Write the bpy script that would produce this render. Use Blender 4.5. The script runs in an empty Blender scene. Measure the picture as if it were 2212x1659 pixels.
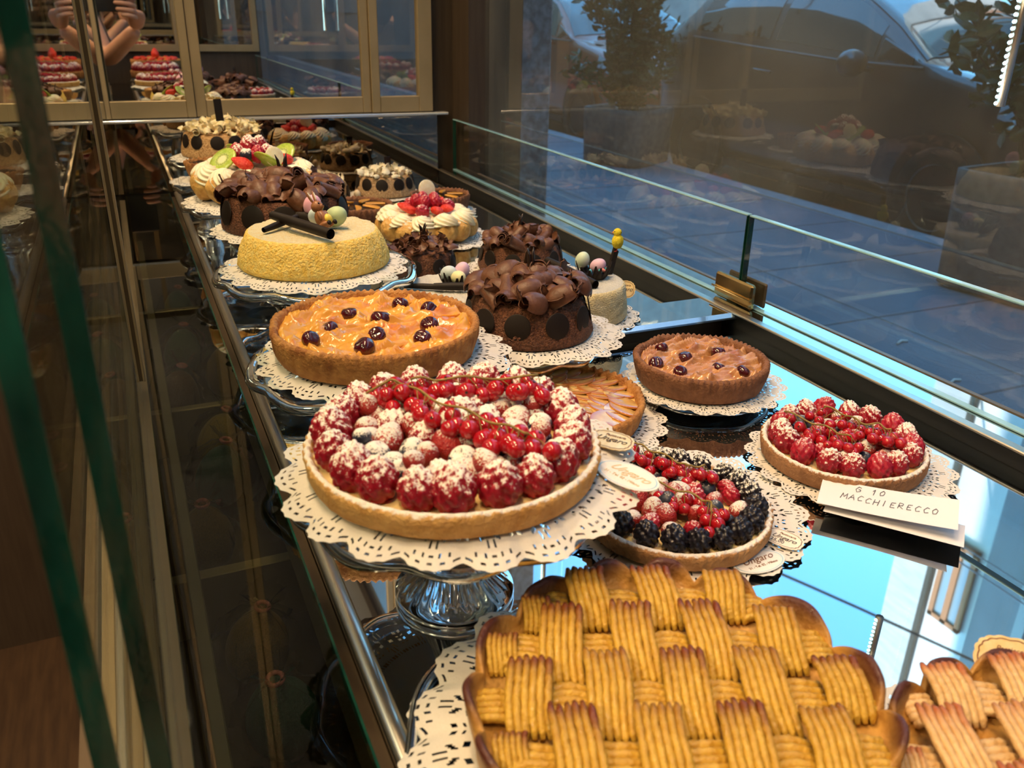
import bpy, math, random
import numpy as np
from mathutils import Vector, Matrix, noise

C = bpy.context.scene.collection
PI = math.pi
CAMZ = 1.27            # camera height above the shop floor
SH = 0.95              # top of the mirrored display shelf

# ------------------------------------------------------------------ camera
cam_d = bpy.data.cameras.new('camera')
cam = bpy.data.objects.new('camera', cam_d)
C.objects.link(cam)
R = ((0.91514, -0.40274, 0.01793), (-0.14538, -0.37118, -0.91711), (0.37601, 0.83668, -0.39823))
m = Matrix.Identity(4)
for i in range(3):
    m[i][0] = R[0][i]
    m[i][1] = -R[1][i]
    m[i][2] = -R[2][i]
m[2][3] = CAMZ
cam.matrix_world = m
cam_d.sensor_width = 36.0
cam_d.lens = 1843.66 / 2212 * 36.0
cam_d.clip_start = 0.02
cam_d.clip_end = 300
cam_d.dof.use_dof = True
cam_d.dof.focus_distance = 0.75
cam_d.dof.aperture_fstop = 14
bpy.context.scene.camera = cam

# ------------------------------------------------------------------ colour, sky, sun, lights
sc = bpy.context.scene
sc.view_settings.view_transform = 'Standard'
sc.view_settings.look = 'None'
sc.view_settings.exposure = 0.0
sc.view_settings.gamma = 1.0
sc.cycles.max_bounces = 14
sc.cycles.transparent_max_bounces = 24
sc.cycles.transmission_bounces = 12
sc.cycles.glossy_bounces = 8
sc.cycles.diffuse_bounces = 3
sc.cycles.caustics_reflective = False
sc.cycles.caustics_refractive = False
sc.cycles.sample_clamp_indirect = 6.0

wd = bpy.data.worlds.new('sky')
sc.world = wd
wd.use_nodes = True
nt = wd.node_tree
bg = nt.nodes['Background']
sky = nt.nodes.new('ShaderNodeTexSky')
sky.sky_type = 'NISHITA'
sky.sun_disc = False
sky.sun_elevation = math.radians(42)
sky.sun_rotation = math.radians(250)
sky.air_density = 1.0
sky.dust_density = 0.4
sky.ozone_density = 2.0
tintn = nt.nodes.new('ShaderNodeMix'); tintn.data_type = 'RGBA'; tintn.blend_type = 'MULTIPLY'
tintn.inputs['Factor'].default_value = 1.0; tintn.inputs['B'].default_value = (0.62, 1.22, 1.16, 1)
nt.links.new(sky.outputs[0], tintn.inputs['A']); nt.links.new(tintn.outputs['Result'], bg.inputs[0])
bg.inputs[1].default_value = 0.70

def light(name, kind, loc, energy, color, size=0.1, target=None, spot=None, size_y=None):
    l = bpy.data.lights.new(name, kind)
    l.energy = energy
    l.color = color
    if kind == 'AREA':
        l.size = size
        if size_y:
            l.shape = 'RECTANGLE'; l.size_y = size_y
    elif kind == 'SUN':
        l.angle = 0.01
    else:
        l.shadow_soft_size = size
    if spot:
        l.spot_size = math.radians(spot); l.spot_blend = 0.6
    o = bpy.data.objects.new(name, l)
    C.objects.link(o)
    o.location = loc
    if target is not None:
        o.rotation_euler = (Vector(target) - Vector(loc)).to_track_quat('-Z', 'Y').to_euler()
    return o

light('sun', 'SUN', (-8, 9, 30), 8.0, (1.0, 0.95, 0.86), target=(12, 10, 8))
WARM = (1.0, 0.66, 0.36)
SPOTS = [(-0.18, -0.30), (-0.10, 0.35), (-0.10, 0.95), (-0.10, 1.5)]
for i, (x, y) in enumerate(SPOTS):
    light('ceiling_spot_beam', 'SPOT', (x, y, 2.86), 59.0, WARM, 0.12, (0.24, y + 0.08, SH), 60)
FILL_GLOBES = [(-0.85, 0.95), (-1.2, -0.2), (-1.2, -1.6)]  # added globes that brighten the ceiling
for x, y in ((-1.6, 0.4), (-1.6, -0.6)):
    light('room_spot_beam', 'SPOT', (x, y, 2.86), 45, WARM, 0.06, (x, y, 0), 110)

# ------------------------------------------------------------------ materials
def _n(nt, t, **kw):
    n = nt.nodes.new(t)
    for k, v in kw.items():
        setattr(n, k, v)
    return n

def M(name, c1, c2=None, scale=60, lo=0.35, hi=0.65, rough=0.5, bump=0.0, bscale=200, metal=0.0, sss=0.0, sssr=(1, .4, .2),
      coat=0.0, trans=0.0, ior=1.45, detail=4, stretch=None, dust=None, dustk=0.6, dscale=220, attr=None, emit=None, spec=0.5, c3=None, scale3=20, alpha=None, voro=None):
    mt = bpy.data.materials.new(name)
    mt.use_nodes = True
    nt = mt.node_tree
    L = nt.links.new
    b = nt.nodes['Principled BSDF']
    tc = _n(nt, 'ShaderNodeTexCoord')
    co = tc.outputs['Object']
    if stretch:
        mp = _n(nt, 'ShaderNodeMapping'); mp.inputs['Scale'].default_value = stretch
        L(co, mp.inputs['Vector']); co = mp.outputs[0]
    col = None
    if c2 is not None:
        nz = _n(nt, 'ShaderNodeTexNoise'); nz.inputs['Scale'].default_value = scale; nz.inputs['Detail'].default_value = detail
        L(co, nz.inputs['Vector'])
        rp = _n(nt, 'ShaderNodeValToRGB')
        rp.color_ramp.elements[0].position = lo; rp.color_ramp.elements[1].position = hi
        rp.color_ramp.elements[0].color = (*c1, 1); rp.color_ramp.elements[1].color = (*c2, 1)
        L(nz.outputs['Fac'], rp.inputs[0]); col = rp.outputs[0]
    if c3 is not None:
        nz3 = _n(nt, 'ShaderNodeTexNoise'); nz3.inputs['Scale'].default_value = scale3; nz3.inputs['Detail'].default_value = 3
        L(co, nz3.inputs['Vector'])
        mr = _n(nt, 'ShaderNodeMapRange'); mr.inputs[1].default_value = 0.52; mr.inputs[2].default_value = 0.66
        L(nz3.outputs['Fac'], mr.inputs[0])
        mx = _n(nt, 'ShaderNodeMix', data_type='RGBA'); mx.inputs['B'].default_value = (*c3, 1)
        L(mr.outputs[0], mx.inputs['Factor'])
        if col is not None: L(col, mx.inputs['A'])
        else: mx.inputs['A'].default_value = (*c1, 1)
        col = mx.outputs['Result']
    if attr:
        at = _n(nt, 'ShaderNodeAttribute'); at.attribute_name = attr[0]
        mx = _n(nt, 'ShaderNodeMix', data_type='RGBA'); mx.inputs['B'].default_value = (*attr[1], 1)
        L(at.outputs['Fac'], mx.inputs['Factor'])
        if col is not None: L(col, mx.inputs['A'])
        else: mx.inputs['A'].default_value = (*c1, 1)
        col = mx.outputs['Result']
    rgh = None
    if dust is not None:
        g = _n(nt, 'ShaderNodeNewGeometry'); sx = _n(nt, 'ShaderNodeSeparateXYZ'); L(g.outputs['Normal'], sx.inputs[0])
        nz = _n(nt, 'ShaderNodeTexNoise'); nz.inputs['Scale'].default_value = dscale; nz.inputs['Detail'].default_value = 5; nz.inputs['Roughness'].default_value = 0.7
        L(tc.outputs['Object'], nz.inputs['Vector'])
        ma = _n(nt, 'ShaderNodeMath', operation='MULTIPLY_ADD'); L(nz.outputs['Fac'], ma.inputs[0]); ma.inputs[1].default_value = dustk * 2; ma.inputs[2].default_value = -dustk
        ad = _n(nt, 'ShaderNodeMath', operation='ADD'); L(sx.outputs['Z'], ad.inputs[0]); L(ma.outputs[0], ad.inputs[1])
        mr = _n(nt, 'ShaderNodeMapRange'); mr.inputs[1].default_value = dust - 0.12; mr.inputs[2].default_value = dust + 0.12
        L(ad.outputs[0], mr.inputs[0])
        mx = _n(nt, 'ShaderNodeMix', data_type='RGBA'); mx.inputs['B'].default_value = (0.88, 0.84, 0.78, 1)
        L(mr.outputs[0], mx.inputs['Factor'])
        if col is not None: L(col, mx.inputs['A'])
        else: mx.inputs['A'].default_value = (*c1, 1)
        col = mx.outputs['Result']
        rr = _n(nt, 'ShaderNodeMapRange'); rr.inputs[3].default_value = rough; rr.inputs[4].default_value = 0.95
        L(mr.outputs[0], rr.inputs[0]); L(rr.outputs[0], b.inputs['Roughness'])
    if col is not None: L(col, b.inputs['Base Color'])
    else: b.inputs['Base Color'].default_value = (*c1, 1)
    if dust is None: b.inputs['Roughness'].default_value = rough
    b.inputs['Metallic'].default_value = metal
    b.inputs['IOR'].default_value = ior
    b.inputs['Specular IOR Level'].default_value = spec
    if sss:
        b.inputs['Subsurface Weight'].default_value = sss
        b.inputs['Subsurface Radius'].default_value = sssr
        b.inputs['Subsurface Scale'].default_value = 0.006
    if coat:
        b.inputs['Coat Weight'].default_value = coat; b.inputs['Coat Roughness'].default_value = 0.06
    if trans: b.inputs['Transmission Weight'].default_value = trans
    if emit:
        b.inputs['Emission Color'].default_value = (*emit[0], 1); b.inputs['Emission Strength'].default_value = emit[1]
    if bump:
        if voro:
            nb = _n(nt, 'ShaderNodeTexVoronoi'); nb.inputs['Scale'].default_value = bscale; out = nb.outputs['Distance']
        else:
            nb = _n(nt, 'ShaderNodeTexNoise'); nb.inputs['Scale'].default_value = bscale; nb.inputs['Detail'].default_value = 5; out = nb.outputs['Fac']
        L(co, nb.inputs['Vector'])
        bp = _n(nt, 'ShaderNodeBump'); bp.inputs['Strength'].default_value = bump; bp.inputs['Distance'].default_value = 0.004
        L(out, bp.inputs['Height']); L(bp.outputs[0], b.inputs['Normal'])
    return mt

def thin_glass(name, tint=(0.97, 0.99, 0.98), refl=1.0, ior=1.5, haze=0.0):
    """clear sheet glass: see-through with a Fresnel reflection on each face"""
    mt = bpy.data.materials.new(name); mt.use_nodes = True
    nt = mt.node_tree; L = nt.links.new
    nt.nodes.remove(nt.nodes['Principled BSDF'])
    out = nt.nodes['Material Output']
    tr = _n(nt, 'ShaderNodeBsdfTransparent'); tr.inputs[0].default_value = (*tint, 1)
    gl = _n(nt, 'ShaderNodeBsdfGlossy'); gl.inputs['Roughness'].default_value = 0.0; gl.inputs['Color'].default_value = (refl, refl, refl, 1)
    fr = _n(nt, 'ShaderNodeFresnel'); fr.inputs[0].default_value = ior
    # ignore total internal reflection inside the sheet
    ge = _n(nt, 'ShaderNodeNewGeometry')
    nv = _n(nt, 'ShaderNodeMath', operation='SUBTRACT'); nv.inputs[0].default_value = 1; L(ge.outputs['Backfacing'], nv.inputs[1])
    mu = _n(nt, 'ShaderNodeMath', operation='MULTIPLY'); L(fr.outputs[0], mu.inputs[0]); L(nv.outputs[0], mu.inputs[1])
    mx = _n(nt, 'ShaderNodeMixShader'); L(mu.outputs[0], mx.inputs[0]); L(tr.outputs[0], mx.inputs[1]); L(gl.outputs[0], mx.inputs[2])
    last = mx.outputs[0]
    if haze:  # haze from flare and inside reflections, laid on as a pale diffuse veil
        df = _n(nt, 'ShaderNodeBsdfDiffuse'); df.inputs[0].default_value = (0.85, 0.85, 0.82, 1)
        nz = _n(nt, 'ShaderNodeTexNoise'); nz.inputs['Scale'].default_value = 3.0; nz.inputs['Detail'].default_value = 6
        tc = _n(nt, 'ShaderNodeTexCoord'); L(tc.outputs['Object'], nz.inputs['Vector'])
        mr = _n(nt, 'ShaderNodeMapRange'); mr.inputs[1].default_value = 0.35; mr.inputs[2].default_value = 0.75; mr.inputs[3].default_value = haze * .3; mr.inputs[4].default_value = haze
        L(nz.outputs['Fac'], mr.inputs[0])
        m2 = _n(nt, 'ShaderNodeMixShader'); L(mr.outputs[0], m2.inputs[0]); L(last, m2.inputs[1]); L(df.outputs[0], m2.inputs[2]); last = m2.outputs[0]
    L(last, out.inputs['Surface'])
    return mt

def mirror_mat(name, col, rough=0.0, smudge=0.0):
    mt = M(name, col, rough=rough, metal=1.0)
    if smudge:
        nt = mt.node_tree; b = nt.nodes['Principled BSDF']
        tc = _n(nt, 'ShaderNodeTexCoord'); nz = _n(nt, 'ShaderNodeTexNoise'); nz.inputs['Scale'].default_value = 9; nz.inputs['Detail'].default_value = 6
        nt.links.new(tc.outputs['Object'], nz.inputs['Vector'])
        mr = _n(nt, 'ShaderNodeMapRange'); mr.inputs[1].default_value = .5; mr.inputs[2].default_value = .8; mr.inputs[3].default_value = rough; mr.inputs[4].default_value = rough + smudge
        nt.links.new(nz.outputs['Fac'], mr.inputs[0]); nt.links.new(mr.outputs[0], b.inputs['Roughness'])
    return mt

MT = {}
MT['crust'] = M('golden_crust', (0.62, 0.33, 0.10), (0.76, 0.46, 0.17), 90, bump=0.55, bscale=420, rough=0.75, c3=(0.52, 0.24, 0.06), scale3=60)
MT['crust_brown'] = M('baked_crust', (0.38, 0.16, 0.045), (0.54, 0.26, 0.08), 120, bump=0.6, bscale=420, rough=0.75, c3=(0.30, 0.11, 0.03), scale3=70)
MT['crust_dark'] = M('dark_cocoa_crust', (0.19, 0.08, 0.04), (0.29, 0.13, 0.07), 120, bump=0.6, bscale=420, rough=0.78)
MT['crust_sugar'] = M('sugared_crust', (0.62, 0.33, 0.10), (0.76, 0.46, 0.17), 90, bump=0.5, bscale=420, rough=0.75, dust=0.62, dustk=0.7, dscale=260)
MT['crust_sugar_brown'] = M('sugared_brown_crust', (0.30, 0.14, 0.065), (0.42, 0.21, 0.10), 120, bump=0.6, bscale=420, rough=0.78, dust=0.60, dustk=0.7, dscale=260)
MT['crust_sugar_tan'] = M('sugared_tan_crust', (0.52, 0.26, 0.10), (0.66, 0.36, 0.15), 90, bump=0.6, bscale=420, rough=0.75, dust=0.62, dustk=0.6, dscale=260)
MT['custard'] = M('custard', (0.88, 0.66, 0.28), (0.94, 0.76, 0.40), 40, rough=0.35, sss=0.2)
MT['raspberry'] = M('raspberry_flesh', (0.27, 0.006, 0.022), (0.40, 0.014, 0.036), 5, rough=0.32, sss=0.3, sssr=(1, .12, .1), dust=0.66, dustk=1.5, dscale=7)
MT['raspberry_bare'] = M('raspberry_flesh_light_dust', (0.32, 0.008, 0.028), (0.46, 0.020, 0.05), 5, rough=0.3, sss=0.3, sssr=(1, .12, .1), dust=0.98, dustk=1.0, dscale=7)
MT['raspberry_heavy'] = M('raspberry_flesh_heavy_dust', (0.28, 0.008, 0.022), (0.40, 0.016, 0.036), 5, rough=0.32, sss=0.3, sssr=(1, .12, .1), dust=0.52, dustk=1.7, dscale=6)
MT['blueberry'] = M('blueberry_skin', (0.012, 0.018, 0.04), (0.03, 0.045, 0.085), 3, rough=0.4, dust=0.60, dustk=1.4, dscale=5)
MT['blueberry_bare'] = M('blueberry_skin_bare', (0.012, 0.016, 0.03), (0.03, 0.04, 0.07), 3, rough=0.42, dust=1.05, dustk=0.5, dscale=6)
MT['blackberry'] = M('blackberry_flesh', (0.006, 0.006, 0.011), (0.016, 0.013, 0.022), 5, rough=0.28, dust=1.22, dustk=0.9, dscale=7)
MT['blackberry_dusted'] = M('blackberry_flesh_dusted', (0.006, 0.006, 0.011), (0.016, 0.013, 0.022), 5, rough=0.28, dust=0.86, dustk=1.5, dscale=6)
MT['currant'] = M('redcurrant_skin', (0.36, 0.004, 0.012), (0.48, 0.010, 0.018), 2, rough=0.07, sss=0.45, sssr=(1, .08, .05), coat=0.7)
MT['calyx'] = M('currant_calyx', (0.03, 0.014, 0.008), rough=0.9)
MT['stem'] = M('currant_stem', (0.22, 0.16, 0.045), (0.32, 0.22, 0.06), 300, rough=0.6)
MT['wildberry'] = M('wild_strawberry_flesh', (0.34, 0.012, 0.018), (0.48, 0.04, 0.03), 4, rough=0.4, sss=0.3, dust=0.58, dustk=1.7, dscale=5, bump=0.4, bscale=9, voro=True)
MT['wildberry_bare'] = M('wild_strawberry_flesh_bare', (0.30, 0.010, 0.016), (0.46, 0.03, 0.025), 4, rough=0.35, sss=0.3, dust=0.95, dustk=1.0, dscale=6, bump=0.4, bscale=9, voro=True)
MT['strawberry'] = M('strawberry_flesh', (0.66, 0.025, 0.015), (0.78, 0.07, 0.04), 3, rough=0.25, sss=0.3, bump=0.4, bscale=8, voro=True)
MT['cherry'] = M('glazed_cherry', (0.04, 0.003, 0.007), (0.085, 0.005, 0.010), 2, rough=0.1, sss=0.15, coat=0.8)
MT['peach'] = M('glazed_fruit_filling', (0.66, 0.29, 0.03), (0.80, 0.43, 0.07), 30, rough=0.28, sss=0.1, coat=0.6, bump=0.2, bscale=90, c3=(0.62, 0.20, 0.03), scale3=28)
MT['peach_dusty'] = M('glazed_fruit_filling_tan', (0.46, 0.19, 0.06), (0.64, 0.34, 0.13), 40, rough=0.25, sss=0.1, coat=0.8, bump=0.45, bscale=130, c3=(0.42, 0.16, 0.06), scale3=45)
MT['apple'] = M('glazed_apple_slice', (0.72, 0.42, 0.12), (0.85, 0.58, 0.24), 4, rough=0.18, sss=0.2, coat=1.0, attr=('edge', (0.45, 0.14, 0.03)))
MT['apple_base'] = M('apple_compote', (0.72, 0.42, 0.12), (0.82, 0.52, 0.18), 60, rough=0.25, coat=0.8)
MT['lattice'] = M('piped_almond_paste', (0.50, 0.275, 0.026), (0.63, 0.385, 0.048), 160, rough=0.42, bump=0.35, bscale=500, sss=0.08, coat=0.15, attr=('brown', (0.17, 0.034, 0.008)))
MT['lattice_pale'] = M('piped_almond_paste_pale', (0.66, 0.42, 0.17), (0.78, 0.54, 0.26), 160, rough=0.45, bump=0.35, bscale=500, sss=0.08, coat=0.1, attr=('brown', (0.42, 0.12, 0.04)))
MT['rim'] = M('burnt_rim_pastry', (0.54, 0.26, 0.05), (0.64, 0.35, 0.08), 80, rough=0.5, bump=0.3, bscale=420, coat=0.15, attr=('brown', (0.085, 0.022, 0.012)))
MT['choc'] = M('milk_chocolate', (0.10, 0.038, 0.019), (0.155, 0.064, 0.034), 4, rough=0.42, bump=0.15, bscale=9)
MT['choc_side'] = M('chocolate_sprinkle_coat', (0.07, 0.022, 0.010), (0.20, 0.075, 0.034), 480, rough=0.6, bump=1.0, bscale=520, detail=2)
MT['choc_dark'] = M('dark_chocolate', (0.010, 0.006, 0.005), (0.016, 0.010, 0.007), 20, rough=0.55, spec=0.3)
MT['choc_glossy'] = M('glossy_dark_chocolate', (0.02, 0.010, 0.007), rough=0.18)
MT['white_choc'] = M('white_chocolate', (0.82, 0.66, 0.36), (0.90, 0.78, 0.52), 3, rough=0.45, sss=0.2)
MT['white_choc_pale'] = M('pale_white_chocolate', (0.84, 0.72, 0.50), (0.92, 0.84, 0.68), 3, rough=0.45, sss=0.2)
MT['nuts'] = M('chopped_nut_coat', (0.46, 0.24, 0.085), (0.72, 0.46, 0.22), 420, rough=0.7, bump=1.0, bscale=420, detail=2)
MT['nuts_grey'] = M('hazelnut_crumb_coat', (0.38, 0.21, 0.095), (0.64, 0.45, 0.26), 480, rough=0.7, bump=1.0, bscale=480, detail=2)
MT['yellow_sponge'] = M('yellow_sponge_crumb', (0.96, 0.62, 0.12), (1.0, 0.77, 0.26), 260, rough=0.9, bump=0.8, bscale=420, sss=0.1)
MT['sugar_top'] = M('sugared_sponge_top', (0.90, 0.74, 0.40), (0.94, 0.86, 0.62), 300, rough=0.95, bump=0.8, bscale=900)
MT['pale_sponge'] = M('pale_sponge_crumb', (0.82, 0.68, 0.38), (0.90, 0.80, 0.54), 80, rough=0.9, bump=0.8, bscale=700)
MT['coconut_top'] = M('white_coconut_top', (0.84, 0.80, 0.70), (0.92, 0.89, 0.82), 500, rough=0.95, bump=0.9, bscale=900)
MT['cream'] = M('whipped_cream', (0.88, 0.82, 0.62), (0.92, 0.87, 0.70), 40, rough=0.4, sss=0.4)
MT['choux'] = M('choux_puff', (0.60, 0.30, 0.07), (0.78, 0.50, 0.16), 2.5, rough=0.5, bump=0.5, bscale=5, dust=0.98, dustk=1.5, dscale=5)
MT['kiwi'] = M('kiwi_flesh', (0.30, 0.44, 0.05), (0.44, 0.56, 0.10), 5, rough=0.25, sss=0.2, attr=('core', (0.75, 0.74, 0.45)))
MT['kiwi_seed'] = M('kiwi_seed', (0.01, 0.01, 0.008), rough=0.4)
MT['paper'] = M('white_paper', (0.83, 0.81, 0.78), rough=0.85, bump=0.15, bscale=500)
MT['paper_emb'] = M('embossed_doily_paper', (0.86, 0.83, 0.77), (0.90, 0.87, 0.82), 120, rough=0.85, bump=0.5, bscale=260)
MT['card_lilac'] = M('note_paper', (0.80, 0.79, 0.82), rough=0.8)
MT['gold'] = M('gold_card', (0.86, 0.62, 0.28), (0.92, 0.74, 0.42), 200, rough=0.35, metal=0.35)
MT['gold_pale'] = M('cream_card', (0.86, 0.80, 0.68), rough=0.5)
MT['ink_brown'] = M('bronze_print', (0.22, 0.09, 0.04), rough=0.4)
MT['ink_dark'] = M('dark_print', (0.05, 0.04, 0.05), rough=0.6)
MT['ink_gold'] = M('gold_print', (0.72, 0.55, 0.30), rough=0.4)
MT['pen'] = M('pen_ink', (0.05, 0.05, 0.08), rough=0.6)
MT['glass'] = M('pressed_glass', (0.90, 0.95, 0.96), rough=0.02, trans=1.0, ior=1.46)
MT['glass_clear'] = thin_glass('clear_sheet_glass')
MT['window_glass'] = thin_glass('window_sheet_glass', (0.90, 0.94, 0.98), 1.0, 1.62, 0.085)  # last value sets the painted haze veil
MT['door_glass'] = thin_glass('door_sheet_glass', (0.84, 0.87, 0.84), 1.0, 1.5)
MT['cover_glass'] = thin_glass('smoked_sheet_glass', (0.68, 0.72, 0.66), 1.0, 1.5)
MT['plate_glass'] = thin_glass('plate_glass', (0.90, 0.94, 0.95), 1.0, 1.7)
MT['glass_edge'] = M('polished_glass_edge', (0.26, 0.50, 0.60), (0.34, 0.60, 0.70), 8, rough=0.12, coat=0.6)
MT['glass_edge_green'] = M('green_glass_edge', (0.004, 0.030, 0.022), (0.012, 0.085, 0.060), 40, rough=0.1, coat=0.4, bump=0.4, bscale=60, stretch=(1, 1, 0.4))
MT['mirror'] = mirror_mat('silvered_mirror', (0.70, 0.70, 0.68))
MT['mirror_shelf'] = mirror_mat('mirrored_shelf', (0.80, 0.84, 0.88), 0.015, 0.03)
MT['mirror_tint'] = mirror_mat('bronze_tinted_mirror', (0.36, 0.31, 0.25), 0.01)
MT['chrome'] = M('chrome', (0.78, 0.74, 0.68), rough=0.12, metal=1.0)
MT['steel'] = M('brushed_steel', (0.62, 0.58, 0.52), (0.70, 0.66, 0.58), 40, rough=0.28, metal=1.0, stretch=(40, 1, 40))
MT['bronze_frame'] = M('champagne_frame', (0.36, 0.28, 0.16), (0.40, 0.31, 0.18), 20, rough=0.45, metal=0.55)
MT['bronze_dark'] = M('dark_bronze_frame', (0.085, 0.06, 0.035), rough=0.45, metal=0.4)
MT['black_panel'] = M('black_panel', (0.008, 0.009, 0.010), rough=0.35)
MT['dark_wood'] = M('dark_brown_laminate', (0.045, 0.030, 0.020), (0.06, 0.042, 0.028), 12, rough=0.5, stretch=(8, 8, 0.6))
MT['floor_wood'] = M('brown_floor', (0.034, 0.018, 0.009), (0.055, 0.030, 0.014), 14, rough=0.45, stretch=(6, 0.6, 1))
MT['wall_warm'] = M('warm_plaster', (0.26, 0.20, 0.13), (0.30, 0.23, 0.15), 6, rough=0.85)
MT['ceiling'] = M('grey_ceiling', (0.46, 0.45, 0.43), (0.50, 0.49, 0.47), 5, rough=0.85)

# ------------------------------------------------------------------ mesh helpers
def new_mesh(name, V, F, mats=None, midx=None, smooth=True, attr=None):
    me = bpy.data.meshes.new(name)
    me.from_pydata([tuple(v) for v in V], [], [tuple(f) for f in F])
    for mt in (mats if isinstance(mats, (list, tuple)) else [mats] if mats else []):
        me.materials.append(mt)
    if midx is not None: me.polygons.foreach_set('material_index', midx)
    if smooth: me.polygons.foreach_set('use_smooth', [True] * len(me.polygons))
    if attr:
        for k, vals in attr.items():
            a = me.attributes.new(k, 'FLOAT', 'POINT'); a.data.foreach_set('value', [float(x) for x in vals])
    me.update()
    return me

def obj(name, me, parent=None, loc=(0, 0, 0), rot=(0, 0, 0), scale=1.0):
    o = bpy.data.objects.new(name, me); C.objects.link(o)
    if parent is not None: o.parent = parent
    o.location = loc; o.rotation_euler = rot
    o.scale = (scale,) * 3 if isinstance(scale, (int, float)) else scale
    return o

def tag(o, label, cat, group=None, kind=None):
    o['label'] = label; o['category'] = cat
    if group: o['group'] = group
    if kind: o['kind'] = kind
    return o

def thing(name, label, cat, loc=(0, 0, 0), rotz=0.0, group=None):
    o = bpy.data.objects.new(name, None); C.objects.link(o)
    o.empty_display_size = 0.02
    o.location = loc; o.rotation_euler = (0, 0, rotz)
    return tag(o, label, cat, group)

def struct(name, me):
    o = obj(name, me); o['kind'] = 'structure'; return o

class G:
    """collects geometry for one mesh"""
    def __init__(s): s.V = []; s.F = []; s.mi = []; s.a = []
    def add(s, V, F, mi=0, a=None):
        n = len(s.V); s.V += [tuple(v) for v in V]; s.F += [tuple(i + n for i in f) for f in F]
        s.mi += [mi] * len(F); s.a += list(a) if a is not None else [0.0] * len(V)
        return s
    def box(s, x0, x1, y0, y1, z0, z1, mi=0):
        V = [(x, y, z) for z in (z0, z1) for y in (y0, y1) for x in (x0, x1)]
        F = [(0, 2, 3, 1), (4, 5, 7, 6), (0, 1, 5, 4), (2, 6, 7, 3), (0, 4, 6, 2), (1, 3, 7, 5)]
        return s.add(V, F, mi)
    def bev(s, x0, x1, y0, y1, z0, z1, b=0.002, mi=0):
        """box with chamfered edges"""
        V = []; idx = {}
        X = (x0, x1); Y = (y0, y1); Z = (z0, z1)
        for i in (0, 1):
            for j in (0, 1):
                for k in (0, 1):
                    sx, sy, sz = (1 - 2 * i) * b, (1 - 2 * j) * b, (1 - 2 * k) * b
                    for ax in range(3):
                        p = [X[i] + sx, Y[j] + sy, Z[k] + sz]; p[ax] = (X[i], Y[j], Z[k])[ax]
                        idx[(i, j, k, ax)] = len(V); V.append(p)
        F = []
        for ax in range(3):
            u, w = [a for a in range(3) if a != ax]
            for e in (0, 1):
                f = []
                for (p, q) in ((0, 0), (1, 0), (1, 1), (0, 1)):
                    c = [0, 0, 0]; c[ax] = e; c[u] = p; c[w] = q; f.append(idx[(*c, ax)])
                F.append(f if (e == 1) == (ax != 1) else f[::-1])
        for ax in range(3):
            u, w = [a for a in range(3) if a != ax]
            for p in (0, 1):
                for q in (0, 1):
                    c0 = [0, 0, 0]; c1 = [0, 0, 0]; c0[u] = c1[u] = p; c0[w] = c1[w] = q; c0[ax] = 0; c1[ax] = 1
                    F.append((idx[(*c0, u)], idx[(*c1, u)], idx[(*c1, w)], idx[(*c0, w)]))
        for i in (0, 1):
            for j in (0, 1):
                for k in (0, 1):
                    F.append((idx[(i, j, k, 0)], idx[(i, j, k, 1)], idx[(i, j, k, 2)]))
        return s.add(V, F, mi)
    def tube(s, pts, r, n=8, mi=0, cap=True, a=None):
        pts = [Vector(p) for p in pts]; m_ = len(pts); V = []; F = []; A = []
        rr = r if isinstance(r, (list, tuple)) else [r] * m_
        ref = Vector((0, 0, 1)); pu = None
        for i, p in enumerate(pts):
            t = (pts[min(i + 1, m_ - 1)] - pts[max(i - 1, 0)]).normalized()
            u = t.cross(ref if abs(t.z) < .95 else Vector((1, 0, 0))).normalized() if pu is None else (pu - t * pu.dot(t)).normalized()
            pu = u; w = t.cross(u)
            for k in range(n):
                an = 2 * PI * k / n; V.append(p + (u * math.cos(an) + w * math.sin(an)) * rr[i]); A.append(a[i] if a else 0)
        for i in range(m_ - 1):
            for k in range(n):
                F.append((i * n + k, i * n + (k + 1) % n, (i + 1) * n + (k + 1) % n, (i + 1) * n + k))
        if cap: F += [tuple(range(n - 1, -1, -1)), tuple(range((m_ - 1) * n, m_ * n))]
        return s.add(V, F, mi, A)
    def lathe(s, prof, n=96, fn=None, mi=0, a=None, off=(0, 0, 0)):
        """prof: (r, z) pairs; fn(r, z, angle) -> (r, z)"""
        V = []; F = []; A = []; m_ = len(prof)
        for i, (r, z) in enumerate(prof):
            for k in range(n):
                t = 2 * PI * k / n; r2, z2 = fn(r, z, t, i) if fn else (r, z)
                V.append((off[0] + r2 * math.cos(t), off[1] + r2 * math.sin(t), off[2] + z2)); A.append(a(i, t) if a else 0)
        for i in range(m_ - 1):
            for k in range(n):
                F.append((i * n + k, i * n + (k + 1) % n, (i + 1) * n + (k + 1) % n, (i + 1) * n + k))
        return s.add(V, F, mi, A)
    def ball(s, c, r, nu=16, nv=10, mi=0, fn=None):
        V = []; F = []
        rx, ry, rz = r if isinstance(r, (list, tuple)) else (r, r, r)
        for i in range(nv + 1):
            ph = PI * i / nv
            for k in range(nu):
                t = 2 * PI * k / nu
                d = Vector((math.sin(ph) * math.cos(t), math.sin(ph) * math.sin(t), math.cos(ph)))
                q = fn(d) if fn else 1.0
                V.append((c[0] + d.x * rx * q, c[1] + d.y * ry * q, c[2] + d.z * rz * q))
        for i in range(nv):
            for k in range(nu):
                F.append(((i + 1) * nu + k, (i + 1) * nu + (k + 1) % nu, i * nu + (k + 1) % nu, i * nu + k))
        return s.add(V, F, mi)
    def xf(s, mat, start=0):
        for i in range(start, len(s.V)): s.V[i] = tuple(mat @ Vector(s.V[i]))
        return s
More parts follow.
